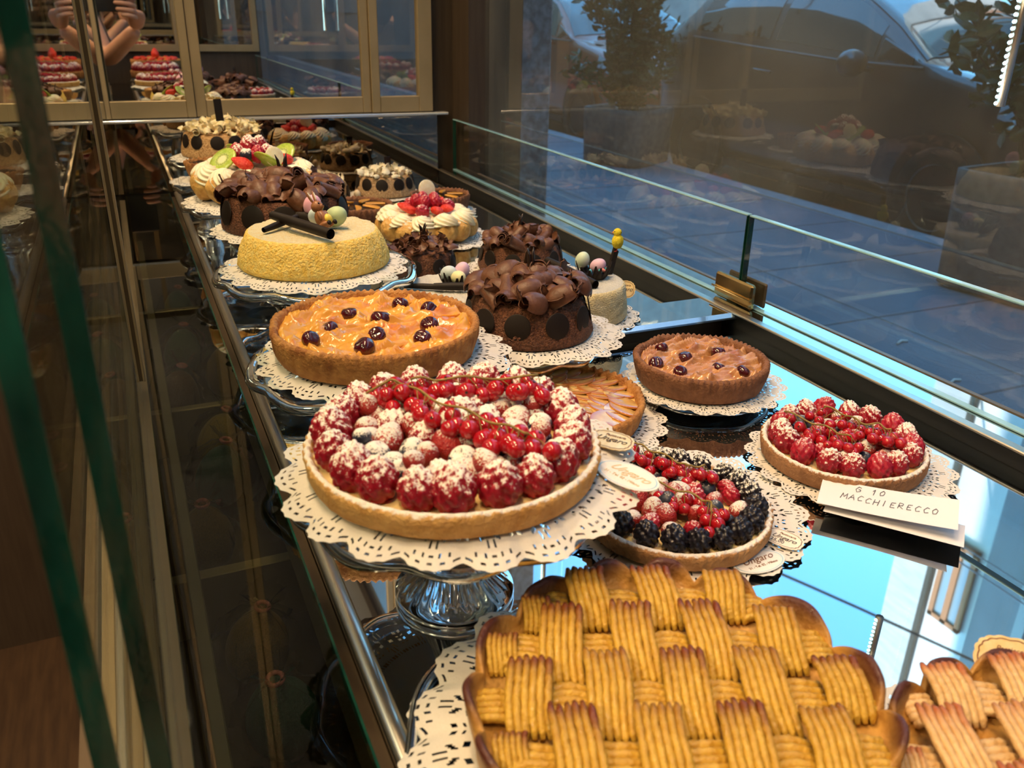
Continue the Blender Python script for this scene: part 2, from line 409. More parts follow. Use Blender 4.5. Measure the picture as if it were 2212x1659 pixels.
    def mesh(s, name, mats, smooth=True, attr=None):
        return new_mesh(name, s.V, s.F, mats, s.mi, smooth, {attr: s.a} if attr else None)

def nz(x, y, z=0.0, sc=1.0): return noise.noise(Vector((x * sc, y * sc, z * sc)))

def ico(sub):
    import bmesh
    bm = bmesh.new(); bmesh.ops.create_icosphere(bm, subdivisions=sub, radius=1.0)
    V = [v.co.copy() for v in bm.verts]; F = [[v.index for v in f.verts] for f in bm.faces]; bm.free()
    return V, F
ICO4 = ico(5); ICO3 = ico(4)

def drupe_mesh(name, mt, n, seed, rz=1.2, taper=0.25, bump=0.2, base=None):
    """raspberry or blackberry, unit radius, stalk end down"""
    rnd = random.Random(seed); V0, F = base or ICO3
    cs = []
    for i in range(n):
        z = 1 - 2 * (i + .5) / n; t = i * 2.39996 + rnd.uniform(-.12, .12); q = math.sqrt(1 - z * z)
        cs.append((q * math.cos(t), q * math.sin(t), z))
    cs = np.array(cs); VA = np.array([tuple(v) for v in V0]); d = VA @ cs.T; ang = np.arccos(np.clip(d.max(1), -1, 1))
    d0 = 1.0 * math.sqrt(4 / n); h = np.sqrt(np.clip(1 - (ang / d0) ** 2, 0.02, 1))
    r = 1 - bump + bump * 1.25 * h
    out = []
    for v, k in zip(VA, r):
        tp = 1 - taper * max(0, v[2]) ** 1.5
        out.append((v[0] * k * tp, v[1] * k * tp, v[2] * k * rz))
    return new_mesh(name, out, F, mt)

RASP = [drupe_mesh('raspberry_mesh', MT['raspberry'], n, s) for n, s in ((64, 1), (72, 2), (58, 3))]
RASP_BARE = [drupe_mesh('raspberry_bare_mesh', MT['raspberry_bare'], n, s) for n, s in ((64, 4), (70, 5))]
RASP_HEAVY = [drupe_mesh('raspberry_heavy_mesh', MT['raspberry_heavy'], n, s) for n, s in ((64, 14), (70, 15))]
BLACK = [drupe_mesh('blackberry_mesh', MT['blackberry'], n, s, 1.1, .15, .30) for n, s in ((42, 6), (48, 7))]
BLACK_D = [drupe_mesh('blackberry_dusted_mesh', MT['blackberry_dusted'], n, s, 1.1, .15, .30) for n, s in ((42, 8), (48, 9))]

def round_berry(name, mt, crown=True):
    g = G()
    def f(d):
        q = 1.0
        if crown and d.z > .86: q = 1 - .28 * (d.z - .86) / .14 + .10 * math.exp(-((d.z - .88) / .03) ** 2)
        return q
    g.ball((0, 0, 0), (1, 1, .9), 24, 20, 0, f)
    return g.mesh(name, mt)
BLUE = [round_berry('blueberry_mesh', MT['blueberry'])]
BLUE_BARE = [round_berry('blueberry_bare_mesh', MT['blueberry_bare'])]
def wild(name, mt, seed):
    V0, F = ICO3; rnd = random.Random(seed)
    return new_mesh(name, [(v.x * (1 - .22 * v.z), v.y * (1 - .22 * v.z), v.z * 1.15 + .06 * nz(v.x, v.y, v.z + seed, 6)) for v in V0], F, mt)
WILD = [wild('wild_strawberry_mesh', MT['wildberry'], 1), wild('wild_strawberry_mesh', MT['wildberry'], 2)]
WILD_BARE = [wild('wild_strawberry_bare_mesh', MT['wildberry_bare'], 3)]
g = G(); g.ball((0, 0, 0), 1.0, 24, 16)
def _cal(g):
    for k in range(6):
        t = k * PI / 3
        g.add([(0, 0, 1.0), (.13 * math.cos(t - .4), .13 * math.sin(t - .4), 1.0), (.2 * math.cos(t), .2 * math.sin(t), 1.09), (.13 * math.cos(t + .4), .13 * math.sin(t + .4), 1.0)], [(0, 1, 2, 3)], 1)
    g.ball((0, 0, .98), (.14, .14, .06), 8, 6, 1)
_cal(g)
CURRANT = g.mesh('redcurrant_mesh', [MT['currant'], MT['calyx']])
g = G()
def _ch(d):
    q = 1.0
    if d.z > .7: q = 1 - .22 * ((d.z - .7) / .3) ** 1.5
    if abs(d.x) < .16 and d.z > -.2: q -= .06 * (1 - abs(d.x) / .16)
    return q
g.ball((0, 0, 0), (1, 1, .92), 28, 20, 0, _ch)
CHERRY = g.mesh('cherry_mesh', MT['cherry'])

# ------------------------------------------------------------------ doilies
def doily_mesh(name, droop=0.0, sect=20, seed=0, na=26, nr=34, coarse=False):
    """unit radius paper lace: real cut-outs, scalloped picot edge"""
    if coarse: na, nr = 16, 20
    V = []; F = []; r0 = .30; N = sect * na
    rs = [r0 + (1.0 - r0) * (i / nr) for i in range(nr + 1)]
    # keep the lace band finer than the plain middle
    rs = [r0 + (.52 - r0) * i / 4 for i in range(4)] + [.52 + .48 * i / nr for i in range(nr + 1)]
    m_ = len(rs)
    for i, r in enumerate(rs):
        for k in range(N):
            t = 2 * PI * k / N; u = (k % na) / na - .5
            edge = 1 - .085 * (2 * abs(u)) ** 2 - .012 * abs(math.sin(PI * (u + .5) * 5))
            q = r if r < .6 else .6 + (r - .6) / .4 * (edge - .6)
            w = (.010 * (1 + math.sin(t * 7 + seed)) + .005 * (1 + math.sin(t * 13 + 2 * seed))) * max(0, r - .60) * 1.6
            z = w - droop * max(0, r - .78) ** 1.6 * (1 + .25 * math.sin(t * 5 + seed)) * 6
            V.append((q * math.cos(t), q * math.sin(t), z))
    def hole(u, v):     # u in -.5..+.5 across a scallop, v 0 inside .. 1 at the edge
        x = u * 1.0
        # picot holes following the edge
        a = (u + .5) * 5; a -= math.floor(a)
        if .895 < v < .950 and abs(a - .5) < .22: return True
        # triangular openings
        a = (u + .5) * 7; a -= math.floor(a); a = abs(a - .5) * 2
        if .765 < v < .845 and abs(u) < .44 and a < (v - .75) * 4.6: return True
        # flower slits around the scallop centre
        dx = u * 1.0; dy = (v - .42) * .72
        rr = math.hypot(dx, dy); an = math.atan2(dy, dx) * 10 / (2 * PI)
        an = abs(an - round(an))
        if .09 < rr < .225 and an < .19 * (1 - abs(rr - .155) / .085) + .05: return True
        if abs(u) > .36 and .22 < v < .66:
            a = v * 9; a -= math.floor(a)
            if .25 < a < .7 and .40 < abs(u) < .475: return True
        if .04 < v < .10:
            a = (u + .5) * 8; a -= math.floor(a)
            if .25 < a < .75: return True
        return False
    for i in range(m_ - 1):
        rm = (rs[i] + rs[i + 1]) / 2
        v = (rm - .56) / .44
        for k in range(N):
            if v > 0 and hole(((k % na) + .5) / na - .5, v): continue
            F.append((i * N + k, i * N + (k + 1) % N, (i + 1) * N + (k + 1) % N, (i + 1) * N + k))
    c = len(V); V.append((0, 0, 0)); F += [(c, k, (k + 1) % N) for k in range(N)]
    return new_mesh(name, V, F, MT['paper_emb'])
DOILY = doily_mesh('doily_flat', 0.0)
DOILY_D = doily_mesh('doily_draped', 0.10, 20, 1.7)
DOILY_S = doily_mesh('doily_small', 0.03, 18, .6, coarse=True)
def doily(label, loc, r, me=None, rot=0.0, tilt=(0, 0)):
    o = obj('paper_doily', me or DOILY, None, loc, (tilt[0], tilt[1], rot), r)
    return tag(o, label, 'doily', 'paper lace doilies under the cakes')

# ------------------------------------------------------------------ glass stands
def plate_mesh(R, lobes=10, amp=.035, drop=.012):
    g = G()
    prof = [(.001, .002), (R * .5, .002), (R * .86, .0018), (R * .95, .0014), (R, -.0004), (R * 1.004, -.003), (R * .99, -.0055), (R * .93, -.0045), (R * .8, -.004), (R * .4, -.005), (.001, -.006)]
    def fn(r, z, t, i):
        k = max(0, (r / R - .6) / .4); q = r * (1 + amp * k * (abs(math.cos(t * lobes / 2)) - .5)); return q, z - .0016 * k * (1 + math.cos(t * lobes))
    g.lathe(prof[:4] + prof[-4:], 160, fn)
    # solid pressed rim
    ring = [(R * .93, -.0008), (R * .97, -.0002), (R * 1.0, -.0012), (R * 1.012, -.004), (R * 1.0, -.007), (R * .96, -.0075), (R * .93, -.006), (R * .93, -.0008)]
    g.lathe(ring, 160, fn, 1)
    return g.mesh('stand_plate', [MT['plate_glass'], MT['glass']])
def foot_mesh(rf, h):
    g = G(); rib = 30
    prof = [(.012, h), (.010, h - .004), (.009, h * .72), (.011, h * .62), (.014, h * .52), (rf * .62, h * .22), (rf * .82, h * .13), (rf * .86, h * .12), (rf * .99, .006), (rf, .003), (rf * .985, 0), (rf * .9, 0), (rf * .6, h * .12), (.010, h * .42), (.0015, h * .5)]
    def fn(r, z, t, i):
        k = 1.0 if 2 <= i <= 6 else 0.0
        return r, z + .0016 * k * abs(math.sin((t + r * 22) * rib / 2))
    g.lathe(prof, 240, fn)
    return g.mesh('stand_foot', MT['glass'])
def cake_stand(label, x, y, ztop, R_, rf, base=SH):
    t = thing('cake_stand', label, 'cake stand', (x, y, base), 0, 'pressed glass cake stands')
    h = ztop - base
    obj('plate', plate_mesh(R_), t, (0, 0, h - .003)); obj('foot', foot_mesh(rf, h - .0095), t)
    return t
def glass_plate(label, x, y, z, R_, lobes=8):
    g = G()
    prof = [(.001, .004), (R_ * .72, .004), (R_ * .86, .006), (R_ * .97, .0085), (R_, .0088), (R_ * 1.004, .0065), (R_ * .88, .002), (R_ * .74, 0), (.001, 0)]
    g.lathe(prof, 128, lambda r, zz, t, i: (r * (1 + .02 * max(0, r / R_ - .7) / .3 * math.cos(t * lobes)), zz))
    g.lathe([(R_ * .97, .0060), (R_ * .985, .0090), (R_ * 1.005, .0098), (R_ * 1.022, .0085), (R_ * 1.02, .0060), (R_ * .99, .0045), (R_ * .97, .0060)], 128, lambda r, zz, t, i: (r * (1 + .02 * math.cos(t * lobes)), zz), 1)
    # pressed grapes and leaves on the upper face
    rnd = random.Random(5)
    for k in range(6):
        an = k * PI / 3 + .3; cx, cy = R_ * .86 * math.cos(an), R_ * .86 * math.sin(an)
        for q in range(9): g.ball((cx + rnd.uniform(-.008, .008), cy + rnd.uniform(-.008, .008), .0088), (.0022, .0022, .0012), 8, 5)
    o = obj('glass_plate', g.mesh('glass_plate', [MT['plate_glass'], MT['glass']]), None, (x, y, z))
    return tag(o, label, 'plate')

# ------------------------------------------------------------------ tarts
def crust_mesh(name, r, h, wall, mt, crimp=48, ca=.0012, flare=.0, seed=0, inner=None, wob=.0012):
    g = G(); ri = r - wall; d = inner if inner is not None else h * .35
    prof = [(.001, 0), (r * .5, 0), ((r - flare) * .96, 0), (r - flare - .0005, .0015), (r - flare * .6, h * .35), (r - flare * .3, h * .7), (r - .0006, h * .93), (r - .0016, h), (r - wall * .5, h + .0012), (ri + .0012, h + .0004), (ri, h - .002), (ri - .001, h - d), (.001, h - d)]
    def fn(rr, z, t, i):
        k = max(0, min(1, z / h)) if 2 < i < 11 else 0
        c = ca * math.cos(t * crimp) * (k ** 2)
        n = nz(math.cos(t) * 3 + seed, math.sin(t) * 3, z * 60)
        n2 = nz(math.cos(t) * 14 + seed, math.sin(t) * 14, z * 150)
        return rr + c + (wob * n + .0006 * n2) * (1 if i > 2 else 0), z + (c * .8 + .0012 * n) * (1 if 5 < i < 11 else 0)
    # denser profile for a rough baked face
    p2 = []
    for a, b in zip(prof[:-1], prof[1:]):
        p2.append(a)
    p2.append(prof[-1])
    g.lathe(p2, 288, fn)
    return g.mesh(name, mt)

def filling(name, r, mt, amp=.002, seed=0, nr=26, n=120, ridges=0.0, flow=0.0):
    V = [(0, 0, 0)]; F = []
    for i in range(1, nr + 1):
        for k in range(n):
            t = 2 * PI * k / n; q = r * i / nr; x, y = q * math.cos(t), q * math.sin(t)
            z = amp * (nz(x, y, seed, 60) + .6 * nz(x * 1.0, y * 2.4, seed, 110))
            if ridges: z += ridges * (1 - abs(nz(x * .55 + .3 * y, y * 1.9 - .3 * x, seed + 5, 42))) ** 5 + ridges * .6 * nz(x * .5, y * 2.2, seed + 9, 150)
            V.append((x, y, z * min(1, (nr - i) / 2 + .2)))
    for k in range(n): F.append((0, 1 + k, 1 + (k + 1) % n))
    for i in range(nr - 1):
        for k in range(n):
            a = 1 + i * n; F.append((a + k, a + n + k, a + n + (k + 1) % n, a + (k + 1) % n))
    return new_mesh(name, V, F, mt)

def berry_rot(rnd, tilt=.5): return (rnd.uniform(-tilt, tilt), rnd.uniform(-tilt, tilt), rnd.uniform(0, 6.28))

def currant_sprig(parent, pts, z, n, rnd, rb=.0044, spread=.008, tail=None, stack=.006):
    """stem with its currants; pts in the tart's plane"""
    P = [Vector((p[0], p[1], z + (p[2] if len(p) > 2 else .0055))) for p in pts]
    fine = []
    for a, b in zip(P[:-1], P[1:]):
        for q in range(6): fine.append(a.lerp(b, q / 6))
    fine.append(P[-1])
    for i in range(len(fine)): fine[i] = fine[i] + Vector((0, 0, .0012 * math.sin(i * .8)))
    g = G(); st = (list(tail) if tail else [])
    g.tube([Vector(q) for q in st] + fine, .0007, 6)
    spots = []
    for i in range(n):
        for tr in range(40):
            c = fine[min(len(fine) - 1, int((i + rnd.random()) / n * len(fine)))]
            s = Vector((c.x + rnd.uniform(-spread, spread), c.y + rnd.uniform(-spread, spread), z - rnd.uniform(-.001, 1) * stack))
            if all((s - q).length > rb * 1.72 for q in spots): break
        spots.append(s)
        g.tube([c, (c + s) / 2 + Vector((0, 0, .001)), s], .0003, 4, cap=False)
    sp = obj('redcurrant_sprig', g.mesh('sprig_stem', MT['stem']), parent)
    for s in spots:
        q = rnd.uniform(.9, 1.1)
        obj('redcurrant', CURRANT, sp, s, (rnd.uniform(-.9, 1.6), rnd.uniform(-.6, .9), rnd.uniform(0, 6.28)), rb * q)
    return sp

def fruit_tart(label, x, y, z, r, h, crust_mt, rim_berries, nrim, rimr, inner, currants, seed, rim_rad=None, rotz=0, fill_drop=.004, name='berry_tart'):
    t = thing(name, label, 'tart', (x, y, z), rotz)
    rnd = random.Random(seed)
    obj('crust', crust_mesh('tart_crust', r, h, .0055, crust_mt, 60, .0006, .002, seed), t)
    zc = h - fill_drop
    obj('custard_filling', filling('custard_filling', r - .0055, MT['custard'], .0008, seed), t, (0, 0, zc))
    rr = rim_rad or r - .0055 - rimr * .95
    for k in range(nrim):
        a = 2 * PI * (k + rnd.uniform(-.12, .12)) / nrim; q = rimr * rnd.uniform(.93, 1.08)
        nm, me = rim_berries(k, a, rnd)
        obj(nm, me, t, (rr * math.cos(a), rr * math.sin(a), zc + q * .95), (rnd.uniform(-.3, .3), rnd.uniform(-.3, .3), rnd.uniform(0, 6)), q)
    for (rad, n, size, kinds, zz) in inner:
        for k in range(n):
            a = 2 * PI * (k + rnd.uniform(-.25, .25)) / n; q = size * rnd.uniform(.85, 1.15); ra = rad * rnd.uniform(.93, 1.07)
            nm, me = kinds[rnd.randrange(len(kinds))]
            me = me[rnd.randrange(len(me))]
            obj(nm, me, t, (ra * math.cos(a), ra * math.sin(a), zc + zz + rnd.uniform(-.001, .0015)), berry_rot(rnd, .9), q)
    for (pts, zz, n, rb, spread, tail) in currants:
        currant_sprig(t, pts, zc + zz, n, rnd, rb, spread, tail)
    return t

def cherry_tart(label, x, y, z, r, h, mt, fill_mt, cherries, rc, seed, crimp):
    t = thing('cherry_tart', label, 'tart', (x, y, z))
    obj('crust', crust_mesh('tart_crust', r, h, .0065, mt, crimp, .0010, .004, seed, h * .5, .0016), t)
    zc = h - .0065
    obj('fruit_filling', filling('fruit_filling', r - .0066, fill_mt, .0016, seed, 48, 180, .0075), t, (0, 0, zc))
    rnd = random.Random(seed)
    for cx, cy in cherries:
        obj('glazed_cherry', CHERRY, t, (cx, cy, zc + rc * .62), (rnd.uniform(-.8, .8), rnd.uniform(-.8, .5), rnd.uniform(0, 6)), rc * rnd.uniform(.9, 1.08))
    # fruit slices lying in the glaze near the rim
    for k in range(14):
        a = 2 * PI * k / 14 + rnd.uniform(-.2, .2); q = r * rnd.uniform(.52, .80)
        obj('fruit_slice', SLICE[k % 3], t, (q * math.cos(a), q * math.sin(a), zc + .0005), (rnd.uniform(-.15, .25), rnd.uniform(-.15, .15), a + rnd.uniform(.9, 2.2)), (r * .36, r * .22, r * .26))
    return t

def slice_mesh(name, mt, seed):
    """curved fruit slice: crescent wedge, unit long, thin"""
    V = []; F = []; A = []; n = 20
    for i in range(n + 1):
        u = i / n; a = (u - .5) * 2.2; w = .26 * math.sin(PI * u) ** .6 + .004
        cx, cy = .5 * math.sin(a), .28 * math.cos(a) - .2
        for j, (o, zz) in enumerate(((-.5, 0), (-.46, .055), (0, .085 + .02 * nz(u * 3, seed)), (.46, .11), (.5, .10), (.5, 0))):
            V.append((cx + math.sin(a) * o * w, cy + math.cos(a) * o * w, zz)); A.append(1.0 if j in (3, 4) and nz(u * 4, seed, 3) > -.25 else (.35 if i in (0, 1, n - 1, n) else 0))
    for i in range(n):
        for j in range(6):
            F.append((i * 6 + j, (i + 1) * 6 + j, (i + 1) * 6 + (j + 1) % 6, i * 6 + (j + 1) % 6))
    return new_mesh(name, V, F, mt, None, True, {'edge': A})
SLICE = [slice_mesh('fruit_slice', MT['peach'], s) for s in (1, 2, 3)]
ASLICE = [slice_mesh('apple_slice', MT['apple'], s) for s in (4, 5, 6, 7)]

def apple_tart(label, x, y, z, r, h, mt):
    t = thing('apple_tart', label, 'tart', (x, y, z))
    rnd = random.Random(9)
    obj('crust', crust_mesh('tart_crust', r, h, .006, mt, 64, .0012, .004, 3, h * .5, .0014), t)
    zc = h - .007
    obj('apple_compote', filling('apple_compote', r - .006, MT['apple_base'], .001, 4), t, (0, 0, zc))
    for ring, n, sc_ in ((.78, 32, .40), (.58, 24, .40), (.38, 16, .38), (.17, 8, .30)):
        for k in range(n):
            a = 2 * PI * k / n + ring * 3
            q = r * ring * rnd.uniform(.96, 1.04)
            obj('apple_slice', ASLICE[rnd.randrange(4)], t, (q * math.cos(a), q * math.sin(a), zc + .0006 + .0016 * (1 - ring) + rnd.uniform(0, .0012)),
                (.12 + rnd.uniform(-.06, .06), rnd.uniform(-.08, .08), a + PI / 2 + .55 + rnd.uniform(-.2, .2)), (r * sc_ * 1.35, r * sc_ * 2.3, r * sc_ * .5))
    return t

# ---- basket-weave almond tart
def ridge_strip(length, width, nrid, hgt, seed, end_brown, side_brown, flat=False):
    """a bundle of piped ridges lying along +Y, far tip raised and browned"""
    g = G(); rnd = random.Random(seed); w = width / nrid
    for k in range(nrid):
        cx = -width / 2 + w * (k + .5); pts = []; rad = []; br = []
        n = 12; ext = rnd.uniform(-.0012, .0016); ph = rnd.uniform(0, 6)
        for i in range(n + 1):
            u = i / n
            yy = -length / 2 + (length + ext) * u
            zz = hgt * (.10 + .90 * math.sin(PI * (.02 + .56 * u))) + .0009 * nz(u * 5, k, seed)
            if flat: zz = hgt * (.45 + .30 * math.sin(PI * u)) + .0005 * nz(u * 5, k, seed)
            elif u > .9: zz += hgt * .08
            sway = .0007 * math.sin(u * 5 + seed) + .0005 * nz(u * 6, k + 7, seed)
            pts.append((cx + sway, yy, zz)); rad.append(w * .56 * (1 if .02 < u < .97 else .55) * (1 + .10 * math.sin(u * 34 + ph)))
            b = max(0, (u - .62) / .38) ** 1.5 * end_brown * 1.1 + .5 * max(0, zz / hgt - .72) * end_brown
            if k == nrid - 1: b += side_brown * max(0, u - .35)
            b *= rnd.uniform(.7, 1.15)
            br.append(min(1, max(0, b + .10 * nz(u * 4, k * 2, seed))))
        g.tube(pts, rad, 8, 0, True, br)
    return g

def lattice_tart(label, x, y, z, r, h, mt, rot, seed, nlobe=15):
    t = thing('lattice_tart', label, 'tart', (x, y, z), 0)
    rnd = random.Random(seed)
    # pastry shell whose rim is folded into burnt scallops
    g = G()
    prof = [(.001, 0), (r * .9, 0), (r * .93, .002), (r * .955, h * .35), (r * .975, h * .7), (r * .985, h * .92), (r * .982, h * 1.06), (r * .965, h * 1.13), (r * .948, h * 1.09), (r * .938, h * .95), (r * .925, h * .78), (.001, h * .74)]
    lob = lambda a: abs(math.sin(a * nlobe / 2 + .5 * math.sin(a * 3 + seed)))
    def fn(rr, zz, a, i):
        k = max(0, min(1, (zz / h - .3) / .7)) if 2 <= i <= 10 else 0
        b = lob(a) ** .7
        ir = [0, 0, 0, .15, .4, .7, 1, 1, .8, .5, .2, 0][i]
        return rr + r * ir * .062 * (b - .60) + .0012 * nz(math.cos(a) * 6, math.sin(a) * 6, zz * 90 + seed), zz + h * ir * .34 * (b - .6) + .001 * nz(math.cos(a) * 9, math.sin(a) * 9, zz * 60)
    def at(i, a):
        base = [0, 0, 0, 0, .05, .40, 1.1, 1.3, 1.2, .6, .15, 0][i]
        return min(1, base * (0.18 + 1.1 * lob(a) ** 2.2) * (1.0 + .5 * nz(math.cos(a) * 3, math.sin(a) * 3, seed)))
    g.lathe(prof, 360, fn, 0, at)
    obj('crust', g.mesh('lattice_crust', [MT['rim']], True, 'brown'), t)
    cw, ch = .01725, .0330
    vm = [ridge_strip(.0430, .0200, 6, .0150, s, 1.0, 1.0).mesh('piped_strip', mt, True, 'brown') for s in range(6)]
    vp = [ridge_strip(.0420, .0200, 6, .0145, s + 20, .6, .5).mesh('piped_strip', mt, True, 'brown') for s in range(4)]
    hm = [ridge_strip(.0255, .0200, 5, .0085, s + 40, .10, .05, True).mesh('piped_cross_strip', mt, True, 'brown') for s in range(4)]
    e1 = Vector((-math.sin(rot), math.cos(rot), 0)); e0 = Vector((math.cos(rot), math.sin(rot), 0))
    zz = h * .74
    for j in range(-3, 4):
        for k in range(-6, 7):
            c = e0 * (k * cw + .0044) + e1 * (j * ch - .0015)
            rad = c.length
            if rad > r * 1.02: continue
            if rad > r * .88:
                c = c * (r * .865 / rad)
                if (k + j) % 2: obj('cross_strip', hm[rnd.randrange(4)], t, (c.x, c.y, zz), (0, 0, rot + PI / 2), (.9, .62, 1))
                else: obj('lattice_strip', vm[rnd.randrange(4)], t, (c.x, c.y, zz), (0, 0, rot), (.72, .40, .75))
                continue
            if (k + j) % 2 == 0:
                obj('lattice_strip', (vm if rnd.random() < .7 else vp)[rnd.randrange(4)], t, (c.x, c.y, zz + .001), (0, 0, rot + rnd.uniform(-.06, .06)), (1, 1.0 if rad < r * .66 else .80 if rad < r * .78 else .62 if rad < r * .86 else .42, 1))
            else:
                obj('cross_strip', hm[rnd.randrange(4)], t, (c.x, c.y, zz + .0005), (0, 0, rot + PI / 2 + rnd.uniform(-.05, .05)), (1, .9 if rad < r * .82 else .6, 1))
    return t

# ---- chocolate curls and cakes
def curl_mesh(name, mt, kind, seed):
    """rolled chocolate shavings, about unit size"""
    rnd = random.Random(seed); V = []; F = []
    if kind == 'shell':      # domed open curl
        n, k_ = 18, 12; turn = rnd.uniform(3.4, 4.6)
        for i in range(n + 1):
            u = i / n; a = u * turn - .4; rr = .5 * (1 - .25 * u)
            for j in range(k_ + 1):
                v = j / k_ - .5; bul = math.sqrt(max(0, 1 - (v * 1.75) ** 2)) * .9 + .1
                q = rr * (bul * .9 + .1)
                e = .05 * nz(u * 7, j, seed) if j in (0, k_) else 0
                V.append((q * math.cos(a), (v + e) * 1.05, q * math.sin(a) + .012 * math.sin(u * 50)))
    elif kind == 'roll':     # tight cigarette roll
        n, k_ = 34, 6; turn = rnd.uniform(8, 10)
        for i in range(n + 1):
            u = i / n; a = u * turn; rr = .36 - .20 * u
            for j in range(k_ + 1):
                v = j / k_ - .5; e = .06 * nz(u * 9, j * 3, seed) if j in (0, k_) else 0
                V.append((rr * math.cos(a), (v + e) * 1.3, rr * math.sin(a)))
    else:                    # loose ragged flake
        n, k_ = 14, 8; tw = rnd.uniform(-.9, .9); cv = rnd.uniform(1.4, 2.6)
        for i in range(n + 1):
            u = i / n - .5; a = u * cv
            for j in range(k_ + 1):
                v = (j / k_ - .5) * (.55 + .25 * nz(u * 3, seed)); e = .10 * nz(u * 11, j * 2, seed) if j in (0, k_) or i in (0, n) else 0
                V.append((math.sin(a) / cv * 1.3 + e, v + e + .15 * u * tw, (1 - math.cos(a)) / cv * 1.5 + .2 * tw * u * v + .06 * nz(u * 5, v * 5, seed)))
    for i in range(n):
        for j in range(k_):
            a = i * (k_ + 1) + j; F.append((a, a + 1, a + k_ + 2, a + k_ + 1))
    me = new_mesh(name, V, F, mt)
    # real thickness
    nv = len(V); co = [v.co.copy() for v in me.vertices]; no = [v.normal.copy() for v in me.vertices]
    V2 = [tuple(c + q * .022) for c, q in zip(co, no)] + [tuple(c - q * .022) for c, q in zip(co, no)]
    F2 = list(F) + [tuple(q + nv for q in f[::-1]) for f in F]
    w = k_ + 1
    for i in range(n):
        for j in (0, k_):
            a, b = i * w + j, (i + 1) * w + j; F2.append((a, b, b + nv, a + nv) if j else (b, a, a + nv, b + nv))
    for j in range(k_):
        for i in (0, n):
            a, b = i * w + j, i * w + j + 1; F2.append((a, b, b + nv, a + nv) if i == 0 else (b, a, a + nv, b + nv))
    return new_mesh(name, V2, F2, mt)
def curl_set(mt, nm):
    return [curl_mesh(nm, mt, k, s) for k, s in (('shell', 1), ('shell', 2), ('shell', 3), ('roll', 4), ('roll', 5), ('flake', 6), ('flake', 7), ('flake', 8))]
CURL = curl_set(MT['choc'], 'chocolate_curl'); WCURL = curl_set(MT['white_choc'], 'white_chocolate_curl'); PCURL = curl_set(MT['white_choc_pale'], 'pale_chocolate_curl')
def disc_mesh(name, mt, th=.09):
    g = G(); g.lathe([(.001, 0), (.94, 0), (1, th * .3), (1, th * .7), (.94, th), (.001, th)], 40); return g.mesh(name, mt)
DISC = disc_mesh('chocolate_disc', MT['choc_dark']); WDISC = disc_mesh('white_chocolate_disc', MT['white_choc_pale'])

def spike(parent, x, y, z, hgt, lean, rz, mt=None, name='chocolate_spike'):
    g = G()
    g.tube([(0, 0, 0), (lean * .3, .002, hgt * .4), (lean * .8, .001, hgt * .8), (lean * 1.3, -.001, hgt)], [.0030, .0026, .0018, .0004], 8)
    return obj(name, g.mesh('chocolate_spike', mt or MT['choc_glossy']), parent, (x, y, z), (0, 0, rz))

def cake_body(name, r, h, top_r, mt, rough=.0012, seed=0, dome=.0, n=160, ntop=None):
    g = G(); prof = [(.001, 0), (r * .7, 0), (r * .985, 0), (r, .002)]
    for k in range(1, 9):
        u = k / 9; prof.append((r + (top_r - r) * u ** 1.6, .002 + (h - .006) * u))
    prof += [(top_r - .0008, h - .0022), (top_r - .003, h - .0005), (top_r * .85, h + dome * .3), (top_r * .5, h + dome * .8), (.001, h + dome)]
    def fn(rr, z, t, i):
        if i < 3: return rr, z
        q = rough * (nz(math.cos(t) * 9 + seed, math.sin(t) * 9, z * 140) + .6 * nz(math.cos(t) * 30 + seed, math.sin(t) * 30, z * 420))
        return (rr + q if i < 15 else rr), (z + (q * .7 if i >= 13 else 0))
    g.lathe(prof, n, fn)
    if ntop:
        mi = g.mi; nf = n
        for i in range(13, len(prof) - 1):
            for k in range(nf): mi[i * nf + k] = 1
    return g.mesh(name, [mt, ntop] if ntop else mt)

def curl_cake(label, x, y, z, r, h, side_mt, curls, seed, ncurl, csize, ndisc, rd, disc_mt=None, name='chocolate_curl_cake', topr=.86, heap=.014, spikes=True, phase=0.0, curl_name='chocolate_curl', disc_z=.58, group=None, kinds=None):
    t = thing(name, label, 'cake', (x, y, z), 0, group)
    rnd = random.Random(seed); tr = r * topr
    obj('cake_body', cake_body('cake_body', r, h, tr, side_mt, .0014, seed), t)
    for k in range(ndisc):
        a = 2 * PI * k / ndisc + phase + rnd.uniform(-.05, .05); u = disc_z; rr = r + (tr - r) * u ** 1.6
        o = obj('chocolate_disc', DISC, t, ((rr + .0002) * math.cos(a), (rr + .0002) * math.sin(a), h * u), (0, 0, 0), (rd, rd, rd))
        q = Vector((math.cos(a), math.sin(a), .18 + rnd.uniform(-.05, .05))).to_track_quat('Z', 'Y'); o.rotation_mode = 'QUATERNION'; o.rotation_quaternion = q
    # heap of curls, edge first and then towards the middle
    n = 0
    for ring, (fr, share) in enumerate(((.95, .36), (.68, .28), (.40, .20), (.12, .16))):
        m_ = max(1, int(ncurl * share))
        for k in range(m_):
            a = 2 * PI * (k + rnd.uniform(-.3, .3)) / m_ + ring; rr = tr * fr * rnd.uniform(.88, 1.04)
            zz = h + heap * (1 - fr) + csize * rnd.uniform(.02, .30)
            i = kinds[rnd.randrange(len(kinds))] if kinds else rnd.choice((0, 0, 1, 1, 2, 2, 3, 4, 5, 6, 7))
            obj(curl_name, curls[i], t, (rr * math.cos(a), rr * math.sin(a), zz), (rnd.uniform(-.7, .7), rnd.uniform(-.7, .7), rnd.uniform(0, 6.28)), csize * rnd.uniform(.75, 1.2))
    if spikes:
        for k in range(3):
            spike(t, rnd.uniform(-.006, .006), rnd.uniform(-.006, .006), h + heap * .6, heap * .5 + csize * 1.25, rnd.uniform(-.006, .006), k * 2.1)
    return t

